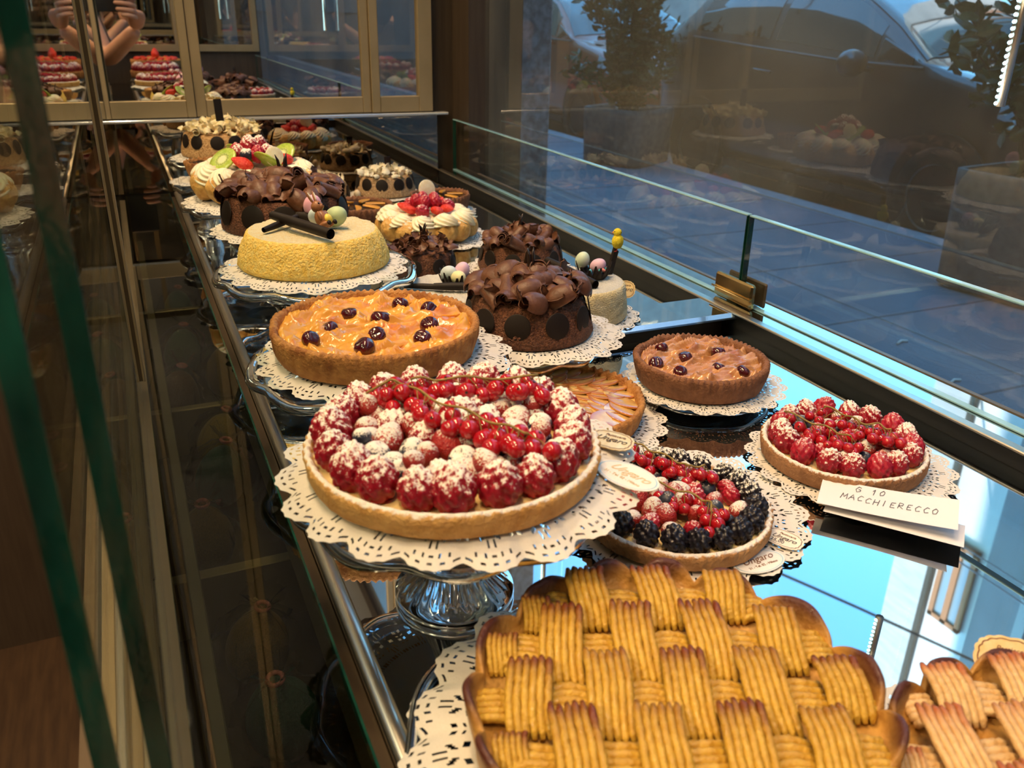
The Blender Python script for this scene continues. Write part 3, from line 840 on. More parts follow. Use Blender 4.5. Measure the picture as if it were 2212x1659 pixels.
def rosette_mesh(name, mt, lobes=9, seed=0):
    """piped swirl, unit radius"""
    g = G(); prof = []
    for i in range(19):
        u = i / 18; prof.append((max(.002, 1.0 * (1 - u ** 2.1) ** .62 * (1 - .12 * u)), .95 * u))
    def fn(r, z, t, i):
        return r * (1 + .12 * math.sin((t + z * 2.4) * lobes)), z + .02 * math.sin((t + z * 2.4) * lobes)
    g.lathe([(.001, 0)] + prof, 72, fn)
    return g.mesh(name, mt)
ROSETTE = rosette_mesh('cream_rosette', MT['cream'])
def puff_mesh(name, mt, seed):
    V0, F = ICO3
    return new_mesh(name, [(v.x * (1 + .10 * nz(v.x, v.y, v.z + seed, 1.6)), v.y * (1 + .10 * nz(v.y, v.z, v.x + seed, 1.6)), v.z * .95 * (1 + .16 * nz(v.x + seed, v.y, v.z, 1.8) + .05 * nz(v.x, v.y + seed, v.z, 5))) for v in V0], F, mt)
PUFF = [puff_mesh('choux_puff', MT['choux'], s) for s in (1, 2, 3)]
def strawberry_mesh():
    V0, F = ICO3
    return new_mesh('strawberry_half', [(v.x * (1 - .38 * max(0, v.z)), v.y * .62 * (1 - .38 * max(0, v.z)), v.z * 1.25) for v in V0], F, MT['strawberry'])
STRAW = strawberry_mesh()
def kiwi_mesh():
    g = G(); n = 48
    prof = [(.001, 0), (.34, 0), (.95, 0), (1, .05), (.95, .12), (.62, .125), (.34, .125), (.26, .128), (.001, .128)]
    g.lathe(prof, n, None, 0, lambda i, t: (1.0 if i >= 7 else .35 if i == 6 else 0))
    for k in range(26):
        a = 2 * PI * k / 26; q = .40 + .05 * (k % 2); g.ball((q * math.cos(a), q * math.sin(a), .13), (.045, .018, .012), 6, 4, 1)
    # half of the slice
    return g.mesh('kiwi_slice', [MT['kiwi'], MT['kiwi_seed']], True, 'core')
KIWI = kiwi_mesh()

def cream_cake(label, x, y, z, r, seed, npuff, nros, fruit, name='cream_cake', hp=None):
    t = thing(name, label, 'cake', (x, y, z)); rnd = random.Random(seed)
    pr = hp or r * .24
    obj('cake_body', cake_body('cake_body', r * .74, pr * 1.75, r * .70, MT['choux'], .001, seed), t)
    for k in range(npuff):
        a = 2 * PI * (k + rnd.uniform(-.1, .1)) / npuff; q = pr * rnd.uniform(.94, 1.08)
        obj('choux_puff', PUFF[k % 3], t, ((r - q * .95) * math.cos(a), (r - q * .95) * math.sin(a), q * .93), (rnd.uniform(-.4, .4), rnd.uniform(-.4, .4), rnd.uniform(0, 6)), q)
    rr = r * .74; q0 = 2 * PI * rr / nros * .60
    for k in range(nros):
        a = 2 * PI * (k + .5) / nros; q = q0 * rnd.uniform(.95, 1.08)
        obj('cream_rosette', ROSETTE, t, (rr * math.cos(a), rr * math.sin(a), pr * 1.28), (.32 * math.sin(-a), .32 * math.cos(a), rnd.uniform(0, 6)), (q, q, q * 1.05))
    obj('cream_bed', filling('cream_bed', r * .72, MT['cream'], .003, seed, 12, 48), t, (0, 0, pr * 1.9))
    zt = pr * 1.95
    for f in fruit: 
        nm, me, px, py, pz, rot, s = f
        obj(nm, me, t, (px, py, zt + pz), rot, s)
    return t

# ---- decorations
def egg_mesh(name, mt):
    g = G(); g.ball((0, 0, 0), (.78, .78, 1), 28, 20, 0, lambda d: 1.0 - .06 * d.z)
    return g.mesh(name, mt)
EGGC = {'pink': (0.86, 0.45, 0.60), 'green': (0.52, 0.66, 0.38), 'blue': (0.60, 0.70, 0.78), 'yellow': (0.85, 0.80, 0.48), 'mauve': (0.78, 0.52, 0.70), 'mint': (0.62, 0.74, 0.60), 'cream': (0.86, 0.74, 0.52)}
EGG = {k: egg_mesh('sugar_egg', M('sugar_egg_' + k, v, tuple(c * .93 for c in v), 500, rough=.5, sss=.15)) for k, v in EGGC.items()}
def sugar_egg(parent, col, x, y, z, s, rot=(0, 0, 0)):
    o = obj('sugar_egg', EGG[col], parent, (x, y, z), rot, s); o['label'] = col + ' sugar egg'; return o
def choc_roll(parent, p, q, r, mt=None):
    g = G(); p, q = Vector(p), Vector(q)
    g.tube([p, p.lerp(q, .3), p.lerp(q, .7), q], [r * .8, r, r, r * .95], 16, cap=False)
    g.tube([p, p.lerp(q, .3), p.lerp(q, .7), q], [r * .55, r * .7, r * .7, r * .62], 16, cap=False)
    me = g.mesh('chocolate_roll', mt or MT['choc_dark'])
    return obj('chocolate_roll', me, parent)
def nest(parent, x, y, z, r, seed):
    g = G(); rnd = random.Random(seed)
    for k in range(16):
        a = 2 * PI * k / 16
        for rr, hh in ((.75, .35), (1.0, .75)):
            a2 = a + rnd.uniform(-.1, .1); q = r * rr; w = r * .26; up = hh * r * rnd.uniform(.8, 1.2)
            ca, sa = math.cos(a2), math.sin(a2)
            V = []
            for i in range(5):
                u = i / 4; d = q * (.55 + .45 * u); ww = w * (1 - u * .8); zz = up * u * u
                V += [(d * ca - sa * ww, d * sa + ca * ww, zz), (d * ca + sa * ww, d * sa - ca * ww, zz), (d * ca + sa * ww, d * sa - ca * ww, zz - .0012), (d * ca - sa * ww, d * sa + ca * ww, zz - .0012)]
            F = []
            for i in range(4):
                for j in range(4): F.append((i * 4 + j, i * 4 + (j + 1) % 4, i * 4 + 4 + (j + 1) % 4, i * 4 + 4 + j))
            F.append((16, 17, 18, 19)); g.add(V, F)
    g.lathe([(.001, 0), (r * .6, 0), (r * .6, r * .1), (.001, r * .1)], 24)
    return obj('chocolate_nest', g.mesh('chocolate_nest', MT['choc_dark']), parent, (x, y, z))

MT['chick'] = M('yellow_fluff', (0.92, 0.72, 0.02), (1.0, 0.86, 0.08), 8, rough=.95, bump=.6, bscale=14)
MT['beak'] = M('orange_beak', (0.85, 0.30, 0.04), rough=.5)
MT['feet'] = M('red_wire', (0.60, 0.06, 0.05), rough=.4)
MT['eye'] = M('black_bead', (0.005, 0.005, 0.005), rough=.15)
MT['pink_bow'] = M('pink_ribbon', (0.80, 0.28, 0.28), rough=.5)
MT['blue_bow'] = M('blue_ribbon', (0.10, 0.50, 0.58), rough=.5)
def chick(parent, x, y, z, s, rz):
    V0, F = ICO4; g = G()
    fz = lambda v: 1 + .07 * noise.noise(v * 9) + .05 * noise.noise(v * 22)
    g.add([(v.x * .50 * fz(v), v.y * .46 * fz(v), v.z * .66 * fz(v) + .62) for v in V0], F)
    g.add([(v.x * .36 * fz(v) + .06, v.y * .34 * fz(v), v.z * .36 * fz(v) + 1.42) for v in V0], F)
    for sy in (-1, 1): g.add([(v.x * .28 * fz(v) - .05, v.y * .12 * fz(v) + sy * .44, v.z * .36 * fz(v) + .72) for v in ICO3[0]], ICO3[1])
    b = obj('chick', g.mesh('fluffy_chick', MT['chick']), parent, (x, y, z), (0, 0, rz), s)
    g = G(); g.tube([(.36, 0, 1.42), (.47, 0, 1.40), (.56, 0, 1.37)], [.10, .07, .008], 8); obj('beak', g.mesh('beak', MT['beak']), b)
    for sy in (-1, 1):
        g = G(); g.ball((.30, sy * .20, 1.52), .055, 10, 8); obj('eye', g.mesh('eye', MT['eye']), b)
        g = G(); g.tube([(0, sy * .16, .12), (.02, sy * .16, -.22)], .035, 6)
        for k in (-1, 0, 1): g.tube([(.02, sy * .16, -.22), (.22, sy * .16 + k * .13, -.24)], .03, 5)
        obj('foot', g.mesh('foot', MT['feet']), b)
    return b

def bunny(parent, x, y, z, s, rot):
    """sitting milk chocolate rabbit with cream ears and a yellow egg"""
    b = None; V0, F = ICO3; g = G()
    def ell(c, r, q=0): g.add([(v.x * r[0] + c[0], v.y * r[1] + c[1], v.z * r[2] + c[2]) for v in V0], F, q)
    ell((0, 0, .42), (.30, .32, .45)); ell((0, -.04, 1.0), (.27, .27, .27)); ell((0, -.26, .93), (.13, .10, .10))
    for sx in (-1, 1):
        st = len(g.V); ell((0, 0, .28), (.085, .06, .30)); g.xf(Matrix.Translation((sx * .11, 0, 1.2)) @ Matrix.Rotation(sx * .22, 4, 'Y'), st)
        ell((sx * .24, -.10, .14), (.15, .26, .13)); ell((sx * .26, -.12, .55), (.09, .10, .22))
    b = obj('chocolate_rabbit', g.mesh('chocolate_rabbit', MT['rabbit']), parent, (x, y, z), rot, s)
    for sx in (-1, 1):
        g = G(); g.ball((0, 0, 0), (.045, .03, .20), 12, 8); g.xf(Matrix.Translation((sx * .175, -.045, 1.49)) @ Matrix.Rotation(sx * .22, 4, 'Y')); obj('inner_ear', g.mesh('inner_ear', MT['white_choc_pale']), b)
        g = G(); g.ball((sx * .11, -.25, 1.06), .05, 10, 8); obj('eye', g.mesh('eye', MT['eye']), b)
        g = G(); g.ball((sx * .22, -.40, .10), (.11, .08, .11), 12, 8); obj('paw', g.mesh('paw', MT['choc_dark']), b)
    g = G(); g.ball((0, -.30, .32), (.20, .16, .22), 16, 10); obj('belly_patch', g.mesh('belly_patch', MT['rabbit_yellow']), b)
    g = G(); g.ball((0, -.36, .96), .035, 8, 6); obj('nose', g.mesh('nose', MT['choc_dark']), b)
    return b
MT['rabbit'] = M('rabbit_chocolate', (0.30, 0.12, 0.05), (0.34, 0.14, 0.06), 40, rough=.35)
MT['rabbit_yellow'] = M('yellow_chocolate', (0.85, 0.66, 0.10), rough=.4)

# ---- writing
def text(parent, body, loc, size, mt, rot=(0, 0, 0), shear=0.0, name='lettering', sx=1.0):
    cu = bpy.data.curves.new(name, 'FONT'); cu.body = body; cu.size = size; cu.align_x = 'CENTER'; cu.align_y = 'CENTER'
    cu.extrude = .00008; cu.shear = shear; cu.resolution_u = 3; cu.materials.append(mt)
    f = bpy.data.objects.new('font', cu); C.objects.link(f)
    me = bpy.data.meshes.new_from_object(f.evaluated_get(bpy.context.evaluated_depsgraph_get()))
    bpy.data.objects.remove(f)
    if not me.materials: me.materials.append(mt)
    return obj(name, me, parent, loc, rot, (sx, 1, 1))

def scallop_tag(label, loc, rot, w, h, mt, price=None, name='price_tag'):
    t = thing(name, label, 'tag', loc); t.rotation_euler = rot
    g = G(); n = 96; V = []
    def outline(k, q):
        a = 2 * PI * k / n; e = 1 + .045 * abs(math.cos(a * 9)) 
        return (w / 2 * q * e * math.copysign(abs(math.cos(a)) ** .75, math.cos(a)), h / 2 * q * e * math.copysign(abs(math.sin(a)) ** .75, math.sin(a)))
    for z in (0, .0006):
        for k in range(n): V.append((*outline(k, 1), z))
    F = [tuple(range(n - 1, -1, -1)), tuple(range(n, 2 * n))] + [(k, (k + 1) % n, n + (k + 1) % n, n + k) for k in range(n)]
    g.add(V, F); obj('card', g.mesh('tag_card', mt, False), t)
    g = G(); V = []
    for q in (.90, .86):
        for k in range(n): V.append((*outline(k, q), .0008))
    g.add(V, [(k, (k + 1) % n, n + (k + 1) % n, n + k) for k in range(n)]); obj('border', g.mesh('tag_border', MT['ink_brown'], False), t)
    text(t, 'Pasticceria', (w * .05, h * .24, .0008), h * .16, MT['ink_brown'], shear=.3)
    text(t, 'Ungaro', (0, 0, .0008), h * .34, MT['ink_dark'], shear=.45, sx=1.0)
    if price: text(t, price, (-w * .12, -h * .27, .0008), h * .26, MT['pen'], shear=.1, name='price')
    return t

def brand_card(label, loc, rot, mt_print, rx=.030, ry=.018):
    """oval printed at the edge of the doily"""
    t = thing('printed_card', label, 'card', loc); t.rotation_euler = rot
    g = G(); g.lathe([(.001, .0004), (1, .0004), (1, 0), (.001, 0)], 64); g.V = [(v[0] * rx, v[1] * ry, v[2]) for v in g.V]; obj('oval', g.mesh('oval', MT['paper'], False), t)
    g = G(); g.lathe([(.93, .0005), (.90, .0005)], 64); g.V = [(v[0] * rx, v[1] * ry, v[2]) for v in g.V]; obj('border', g.mesh('border', MT['glass_edge'], False), t)
    text(t, 'Ungaro', (0, ry * .20, .0006), ry * .74, mt_print, shear=.45)
    text(t, '31 - Tel. 02 - Milano', (0, -ry * .38, .0006), ry * .25, mt_print)
    return t

# ================================================================== the shop
def box_struct(name, x0, x1, y0, y1, z0, z1, mt):
    g = G(); g.box(x0, x1, y0, y1, z0, z1); return struct(name, g.mesh(name, mt, False))
box_struct('floor', -4, 0.66, -4, 1.76, -0.10, 0.0, MT['floor_wood'])
box_struct('ceiling', -4, 0.69, -4, 1.76, 2.95, 3.10, MT['ceiling'])
box_struct('wall_left', -4.1, -4.0, -4, 1.9, 0, 2.95, MT['wall_warm'])
box_struct('wall_back', -4, 0.69, -4.1, -4.0, 0, 2.95, MT['wall_warm'])
box_struct('wall_front', -4, 0.80, 1.76, 1.86, 0, 2.95, MT['dark_wood'])
box_struct('trim_1', 0.642, 0.695, 1.665, 1.76, 0, 2.95, MT['dark_wood'])
g = G(); g.box(0.677, 0.685, -3.95, 1.665, 0.06, 2.9)
struct('window_1', g.mesh('window_pane', MT['window_glass'], False))
box_struct('trim_2', 0.665, 0.70, -4, 1.665, 0.0, 0.06, MT['dark_wood'])
box_struct('trim_3', 0.665, 0.70, -4, 1.665, 2.88, 2.95, MT['dark_wood'])

# unseen upper storeys, heights and break shaped to shade the street and facade
g = G(); g.box(-9, 0.72, -60, 6.37, 3.12, 25); g.box(-9, 0.72, 6.37, 42.0, 3.12, 8)
struct('wall_upper_shade', g.mesh('shading_storeys', M('facade_render', (0.35, 0.33, 0.30), rough=.9), False))

g = G(); g.box(-6, .70, 1.87, 42, 0, 3.12); g.box(-6, .70, -30, -4.1, 0, 3.12)
struct('wall_facade', g.mesh('ground_floor_facade', MT['dark_wood'], False))

# granite pillar outside
MT['granite'] = M('grey_granite', (0.14, 0.17, 0.19), (0.34, 0.38, 0.40), 38, rough=0.5, detail=8, lo=.4, hi=.62)
g = G(); g.bev(1.04, 1.235, 2.5, 2.85, 0, 3.12, .006)
tag(obj('granite_pillar', g.mesh('granite_pillar', MT['granite'], False)), 'tall square grey granite pillar standing outside the shop window', 'pillar')

# ------------------------------------------------------------------ display counter
ct = thing('display_counter', 'long pastry display counter with mirrored shelf and chrome rail', 'display counter', (0, 0, 0))
def cpart(name, boxes, mt, b=0.0, parent=ct):
    g = G()
    for bx in boxes:
        (g.bev(*bx, b) if b else g.box(*bx))
    return obj(name, g.mesh(name, mt, False), parent)
YA, YB = -0.93, 1.738
cpart('base_cabinet', [(-0.06, 0.660, YA, YB, 0.0, 0.70)], MT['bronze_dark'])
cpart('mirror_shelf', [(0.0845, 0.601, YA, YB, 0.942, 0.950)], MT['mirror_shelf'])
g = G(); g.tube([(0.0795, YA, 0.9465), (0.0795, YB, 0.9465)], 0.0052, 20); obj('chrome_rail', g.mesh('chrome_rail', M('satin_chrome', (0.92, 0.84, 0.72), rough=.30, metal=1.0)), ct)
cpart('rail_profile', [(0.0668, 0.0755, YA, YB, 0.905, 0.941)], MT['bronze_dark'], .001)
cpart('black_upstand', [(0.6015, 0.606, YA, YB, 0.70, 0.9645)], MT['black_panel'])
cpart('upstand_trim', [(0.5985, 0.6085, YA, YB, 0.9645, 0.9672)], MT['steel'], .0008)
cpart('mirror_ledge', [(0.6085, 0.6605, YA, YB, 0.952, 0.9652)], MT['mirror_shelf'])
cpart('ledge_trim', [(0.6605, 0.6655, YA, YB, 0.940, 0.9662)], M('brown_metal_trim', (0.20, 0.15, 0.12), rough=.4, metal=.4))
cpart('compartment_floor', [(-0.055, 0.60, YA, YB, 0.70, 0.708)], MT['bronze_dark'])
cpart('compartment_divider', [(-0.05, 0.60, 0.725, 0.739, 0.708, 0.775)], MT['bronze_frame'], .001)
cpart('compartment_divider', [(-0.05, 0.60, 1.120, 1.134, 0.708, 0.775)], MT['bronze_frame'], .001)
cpart('compartment_divider', [(-0.05, 0.60, 1.560, 1.574, 0.708, 0.775)], MT['bronze_frame'], .001)
cpart('compartment_divider', [(-0.05, 0.60, 0.300, 0.314, 0.708, 0.775)], MT['bronze_frame'], .001)
cpart('compartment_rail', [(-0.004, 0.006, YA, YB, 0.850, 0.862)], MT['bronze_frame'], .001)
cpart('outer_side', [(-0.062, -0.054, YA, YB, 0.70, 0.940)], MT['bronze_dark'])
for x in (-0.0195, -0.0305, -0.0415):
    cpart('door_track', [(x - .0022, x + .0022, YA, YB, 0.940, 0.953)], MT['steel'], .0006)
cpart('track_bed', [(-0.052, -0.012, YA, YB, 0.934, 0.9400)], MT['bronze_frame'])
g = G(); g.box(-0.012, 0.0667, YA, YB, 0.943, 0.949)
cov = obj('glass_cover', g.mesh('glass_cover', MT['cover_glass'], False), ct)
cpart('cover_edge', [(0.0655, 0.0668, YA, YB, 0.9425, 0.9495)], MT['glass_edge_green'])

# raised mirrored bridge across the shelf
g = G(); g.bev(0.086, 0.601, 0.733, 0.793, 0.9605, 0.9655, .0008)
br = obj('mirror_strip', g.mesh('mirror_strip', MT['mirror_shelf'], False))
tag(br, 'mirrored strip bridging the shelf behind the small cherry tart', 'mirror strip')
g = G(); g.add([(x, y, z) for x in (.086, .601) for y, z in ((.7330, .9657), (.7285, .9620), (.7285, .9600), (.7330, .9600))], [(0, 1, 2, 3), (7, 6, 5, 4), (0, 4, 5, 1), (1, 5, 6, 2), (2, 6, 7, 3), (3, 7, 4, 0)])
obj('sky_glow_edge', g.mesh('strip_edge', M('sky_glow_glass_edge', (0.45, 0.66, 0.95), rough=.12, metal=.9), False), br)  # sky glow in the glass edge, put into the blue tint
g = G(); g.box(0.09, 0.60, 0.75, 0.785, 0.9500, 0.9605)
obj('support', g.mesh('strip_support', MT['bronze_dark'], False), br)

# glass fence along the window side
def fence_panel(label, y0, y1):
    t = thing('glass_screen', label, 'glass screen', (0.633, (y0 + y1) / 2, 0.9653))
    h = 0.1005; l = (y1 - y0) / 2
    g = G(); g.box(-.0035, .0035, -l, l, 0, h); obj('pane', g.mesh('pane', MT['glass_clear'], False), t)
    g = G(); g.bev(-.0036, .0036, -l, l, h, h + .0022, .0006); obj('top_edge', g.mesh('top_edge', MT['glass_edge'], False), t)
    g = G(); g.bev(-.0042, .0042, -l, l, 0, .0018, .0004); obj('foot_bead', g.mesh('foot_bead', MT['glass_edge'], False), t)
    for s in (-1, 1):
        g = G(); g.box(-.0035, .0035, s * l - .0006, s * l + .0006, 0, h); obj('end_edge', g.mesh('end_edge', MT['glass_edge_green'], False), t)
    return t
fence_panel('low glass screen beyond the brass clip, towards the dark post', 0.7655, 1.725)
fence_panel('low glass screen in front of the berry tarts, before the brass clip', -0.92, 0.7615)
t = thing('glass_clip', 'polished brass clip joining the two low glass screens', 'clip', (0.633, 0.7635, 0.9653))
MT['brass'] = M('polished_brass', (0.62, 0.46, 0.22), rough=.12, metal=1.0)
g = G(); g.bev(-.0135, -.0060, -.034, .034, .001, .030, .0022); obj('front_plate', g.mesh('front_plate', MT['brass'], False), t)
g = G(); g.bev(.0060, .0100, -.034, .034, .001, .030, .0018); obj('back_plate', g.mesh('back_plate', MT['bronze_dark'], False), t)
g = G(); g.box(-.0060, .0060, -.030, .030, .0005, .0012); g.tube([(-.0148, -.036, .013), (-.0148, .036, .013)], .0012, 8); obj('bead', g.mesh('bead', MT['brass'], False), t)

# sliding glass doors on the serving side
def glass_door(label, x, y0, y1, z1=1.95):
    t = thing('sliding_glass_door', label, 'glass door', (x, (y0 + y1) / 2, 0.9535)); l = (y1 - y0) / 2; h = z1 - .9535
    g = G(); g.box(-.003, .003, -l + .0005, l, 0, h); obj('pane', g.mesh('pane', MT['door_glass'], False), t)
    g = G(); g.bev(-.0034, .0034, -l - .0005, -l + .0005, 0, h, .0002); obj('green_edge', g.mesh('green_edge', MT['glass_edge_green'], False), t)
    return t
glass_door('sliding glass door with the nearer green edge', -.0305, .212, 1.02)
glass_door('sliding glass door with a green edge close beside the rail', -.0195, .250, .785)
glass_door('sliding glass door running from the bronze post to the mirror wall', -.0195, .812, 1.728)
t = thing('door_post', 'slim bronze post between the sliding glass doors', 'post', (-.0180, .80, .9535))
g = G(); g.bev(-.0050, .0050, -.006, .006, 0, 1.0, .001); obj('core', g.mesh('core', MT['bronze_dark'], False), t)
for s in (-1, 1):
    g = G(); g.bev(s * .0042 - .0011, s * .0042 + .0011, -.0072, .0072, 0, 1.0, .0004); obj('edge_strip', g.mesh('edge_strip', MT['bronze_frame'], False), t)

# ------------------------------------------------------------------ mirrored end walls
def mirror_door(label, y, face, x0, x1, st0, st1, zoff, depth, zb=1.083, bar=.030, z1=2.9):
    """face = -1 looks towards the counter from its far end, +1 from the near end"""
    t = thing('mirrored_sliding_door', label, 'mirror door', ((x0 + x1) / 2, y, zb)); w = (x1 - x0) / 2
    d0, d1 = sorted((0, face * depth))
    h = z1 - zb
    for s, wd in ((-1, st0), (1, st1)):
        if wd:
            a, b = (-w, -w + wd) if s < 0 else (w - wd, w)
            g = G(); g.bev(a, b, d0, d1, 0, h, .001); obj('stile', g.mesh('stile', MT['bronze_frame'], False), t)
    g = G(); g.bev(-w + st0, w - st1, d0 + .001 * (face < 0), d1 - .001 * (face > 0), 0, bar, .001); obj('bottom_rail', g.mesh('bottom_rail', MT['bronze_frame'], False), t)
    a, b = sorted((face * depth * .35, face * depth * .2))
    g = G(); g.box(-w + st0, w - st1, a, b, bar, h); obj('mirror_pane', g.mesh('mirror_pane', MT['mirror'], False), t)
    return t
mirror_door('narrow mirrored door beside the dark window post', 1.757, -1, .466, .593, .017, .029, 0, .016)
mirror_door('wide mirrored door behind the white curl cakes', 1.758, -1, .133, .4655, .019, .016, 0, .011)
mirror_door('mirrored door seen between the bronze posts, left of the cakes', 1.757, -1, -.022, .1325, .010, .015, 0, .014)
mirror_door('mirrored door at the end beyond the sliding glass', 1.758, -1, -.40, -.0225, .015, .012, 0, .011)
MT['warm_mirror'] = MT['mirror_tint']
g = G(); g.box(-.055, .600, 1.7385, 1.7425, .9505, 1.076); tag(obj('back_mirror', g.mesh('back_mirror', MT['warm_mirror'], False)), 'low tinted mirror behind the shelf under the framed doors', 'mirror')
g = G(); g.bev(-.055, .622, 1.728, 1.757, 1.0765, 1.0815, .001); tag(obj('glass_shelf_edge', g.mesh('glass_shelf_edge', M('bright_edge', (0.72, 0.76, 0.80), rough=.12, metal=.6), False)), 'bright metal strip under the mirrored doors', 'trim strip')
g = G(); g.box(-.055, .602, 1.7430, 1.757, .70, 1.0763); struct('trim_4', g.mesh('trim_backing', MT['dark_wood'], False))
mirror_door('mirrored door behind the photographer, window end', -.950, 1, .30, .655, .019, .029, 0, .014)
mirror_door('mirrored door behind the photographer, rail end', -.950, 1, -.06, .2995, .015, .016, 0, .014)
g = G(); g.box(-.06, .66, -1.0, -.951, 0, 2.9); struct('wall_partition', g.mesh('partition', MT['dark_wood'], False))

# LED light strips by the window
def led_strip(label, p, q, n):
    t = thing('led_strip', label, 'light strip', p); d = Vector(q) - Vector(p)
    me = G(); me.tube([(0.004, 0, 0), Vector((0.004, 0, 0)) + d], .0042, 8); obj('profile', me.mesh('profile', MT['steel']), t)
    g = G(); g.ball((0, 0, 0), .0016, 8, 5); dm = g.mesh('diode', M('led_white', (0.8, 1, 1), emit=((0.50, 0.92, 1.0), 3.5)))
    for k in range(n):
        c = d * ((k + .5) / n); obj('diode', dm, t, (c.x - .0012, c.y, c.z))
    return t
led_strip('cool white light strip hanging inside the window, right', (.655, .6105 * .83, 1.27 - .0625), (.655, .508, 1.27 + .07), 26)
led_strip('cool white light strip inside the window above the glass screen', (.655, 1.29, 1.50), (.655, 1.29, 2.0), 96)

# ceiling spot lamps
for i, (x, y) in enumerate(SPOTS + [(-1.6, .4), (-1.6, -.6)]):
    t = thing('ceiling_spot', ('recessed warm ceiling spot over the counter, reflected in the mirrored doors' if i < 4 else 'recessed warm ceiling spot over the shop floor'), 'ceiling lamp', (x, y, 2.95), 0, 'recessed ceiling spots')
    g = G(); g.lathe([(.045, -.001), (.060, -.001), (.062, -.006), (.052, -.014), (.045, -.010), (.045, -.001)], 32); obj('ring', g.mesh('spot_ring', MT['chrome']), t)
    g = G(); g.lathe([(.0448, -.002), (.03, -.006), (.001, -.008)], 24); obj('lens', g.mesh('spot_lens', M('warm_lens', (1, .9, .7), emit=((1.0, 0.72, 0.40), 40.0))), t)

for x, y in FILL_GLOBES:  # glowing globes added as fill for the ceiling and walls
    t = thing('added_fill_globe', 'glowing globe added over the shop floor to brighten the ceiling, reflected in the mirrored doors', 'lamp', (x, y, 2.95), 0, 'added fill globes over the shop floor')
    g = G(); g.tube([(0, 0, 0), (0, 0, -.56)], .005, 8); g.lathe([(.001, 0), (.05, 0), (.05, -.02), (.001, -.02)], 24); obj('cord', g.mesh('fill_globe_cord', MT['bronze_dark']), t)
    g = G(); g.ball((0, 0, -.66), .10, 28, 18); obj('globe', g.mesh('fill_globe', M('fill_globe_glow', (1, .9, .75), emit=((1.0, 0.76, 0.48), 110.0))), t)

# ================================================================== the cakes
NEW = []
# --- near lattice tarts
glass_plate('clear pressed glass plate under the large lattice tart', .186, .240, .9505, .117)
doily('white paper doily under the large lattice tart', (.189, .242, .9655), .123, DOILY_D, .2)
lattice_tart('large golden lattice tart with burnt scalloped rim nearest the viewer', .1863, .2325, .9675, .0927, .031, MT['lattice'], -.365, 3)
doily('white paper doily under the lattice tart at the right edge', (.325, .128, .953), .105, DOILY, .5)
lattice_tart('pale lattice tart partly out of view at the lower right', .322, .123, .9545, .0885, .029, MT['lattice_pale'], -.30, 8, 14)

scallop_tag('gold tag behind the lattice tart at the right edge', (.3640, .2030, .9800), (.75, 0, -.7), .032, .024, MT['gold'])

# --- raspberry tart on the tall stand
cake_stand('tall glass cake stand with ribbed foot under the big raspberry tart', .1431, .3965, 1.0365, .0890, .0355)
doily('white doily draped over the tall stand of the big raspberry tart', (.1500, .4010, 1.0385), .104, DOILY_D, .9)
wi = [('wild_strawberry', WILD), ('blueberry', BLUE), ('wild_strawberry', WILD), ('dusted_raspberry', RASP_HEAVY)]
fruit_tart('big tart ringed with sugar dusted raspberries and redcurrant sprigs', .1431, .3957, 1.040, .0818, .0145, MT['crust_sugar'],
    lambda k, a, r: ('raspberry', RASP[r.randrange(3)]), 20, .0108,
    [(.0475, 21, .0074, wi, .008), (.0345, 14, .0074, wi, .010), (.050, 8, .006, wi, .016), (.0205, 9, .0086, [('wild_strawberry', WILD), ('dusted_raspberry', RASP_HEAVY), ('wild_strawberry', WILD_BARE)], .012), (.007, 3, .0088, [('dusted_raspberry', RASP_HEAVY)], .016)],
    [([(-.026, .036), (-.0187, .0314), (-.011, .0053), (.0016, -.018), (.0113, -.0391), (.0213, -.0513)], .0225, 48, .0050, .0095, [(-.040, .030, .036)]),
     ([(-.0143, .0296), (-.0002, .0248), (.0235, .0169), (.0537, .0064)], .0245, 28, .0048, .007, None)], 11)
scallop_tag('gold scalloped shop tag leaning beside the big raspberry tart', (.2360, .3820, 1.0420), (.10, .05, -.85), .026, .018, MT['gold'])
brand_card('white oval shop print on the doily of the big raspberry tart', (.2243, .3440, 1.0410), (0, 0, -1.25), MT['ink_gold'], .020, .012)

# --- blackberry tart
doily('white doily on the shelf under the blackberry tart', (.3195, .4250, .9520), .0930, DOILY, .3)
wb = [('wild_strawberry', WILD_BARE), ('blueberry', BLUE_BARE), ('raspberry', RASP_BARE), ('wild_strawberry', WILD)]
fruit_tart('blackberry rimmed tart with redcurrants and blueberries behind the lattice tart', .3080, .4110, .9545, .0655, .0130, MT['crust_sugar_tan'],
    lambda k, a, r: ('blackberry', (BLACK_D if math.cos(a - .5) > .45 else BLACK)[r.randrange(2)]), 20, .0082,
    [(.0395, 17, .0064, wb, .0065), (.027, 11, .0066, wb, .008), (.013, 7, .0068, wb, .010), (.003, 2, .007, wb, .012)],
    [([(-.0004, .050), (.0031, .0393), (.0103, .0221), (.0139, .0087), (.026, .0060)], .0185, 22, .0044, .0075, [(-.018, .082, .040), (-.008, .066, .034)]),
     ([(-.0196, .0085), (-.0085, -.0114), (-.0008, -.0251), (.0019, -.035), (-.0034, -.0428)], .0165, 14, .0044, .007, None)], 5)
scallop_tag('white scalloped price tag on the doily of the blackberry tart', (.3600, .3600, .9560), (.15, .05, -1.05), .025, .016, MT['gold_pale'], '25,00')
brand_card('oval shop print in bronze letters in front of the blackberry tart', (.3300, .3475, .9542), (0, 0, .05), MT['ink_brown'], .019, .011)

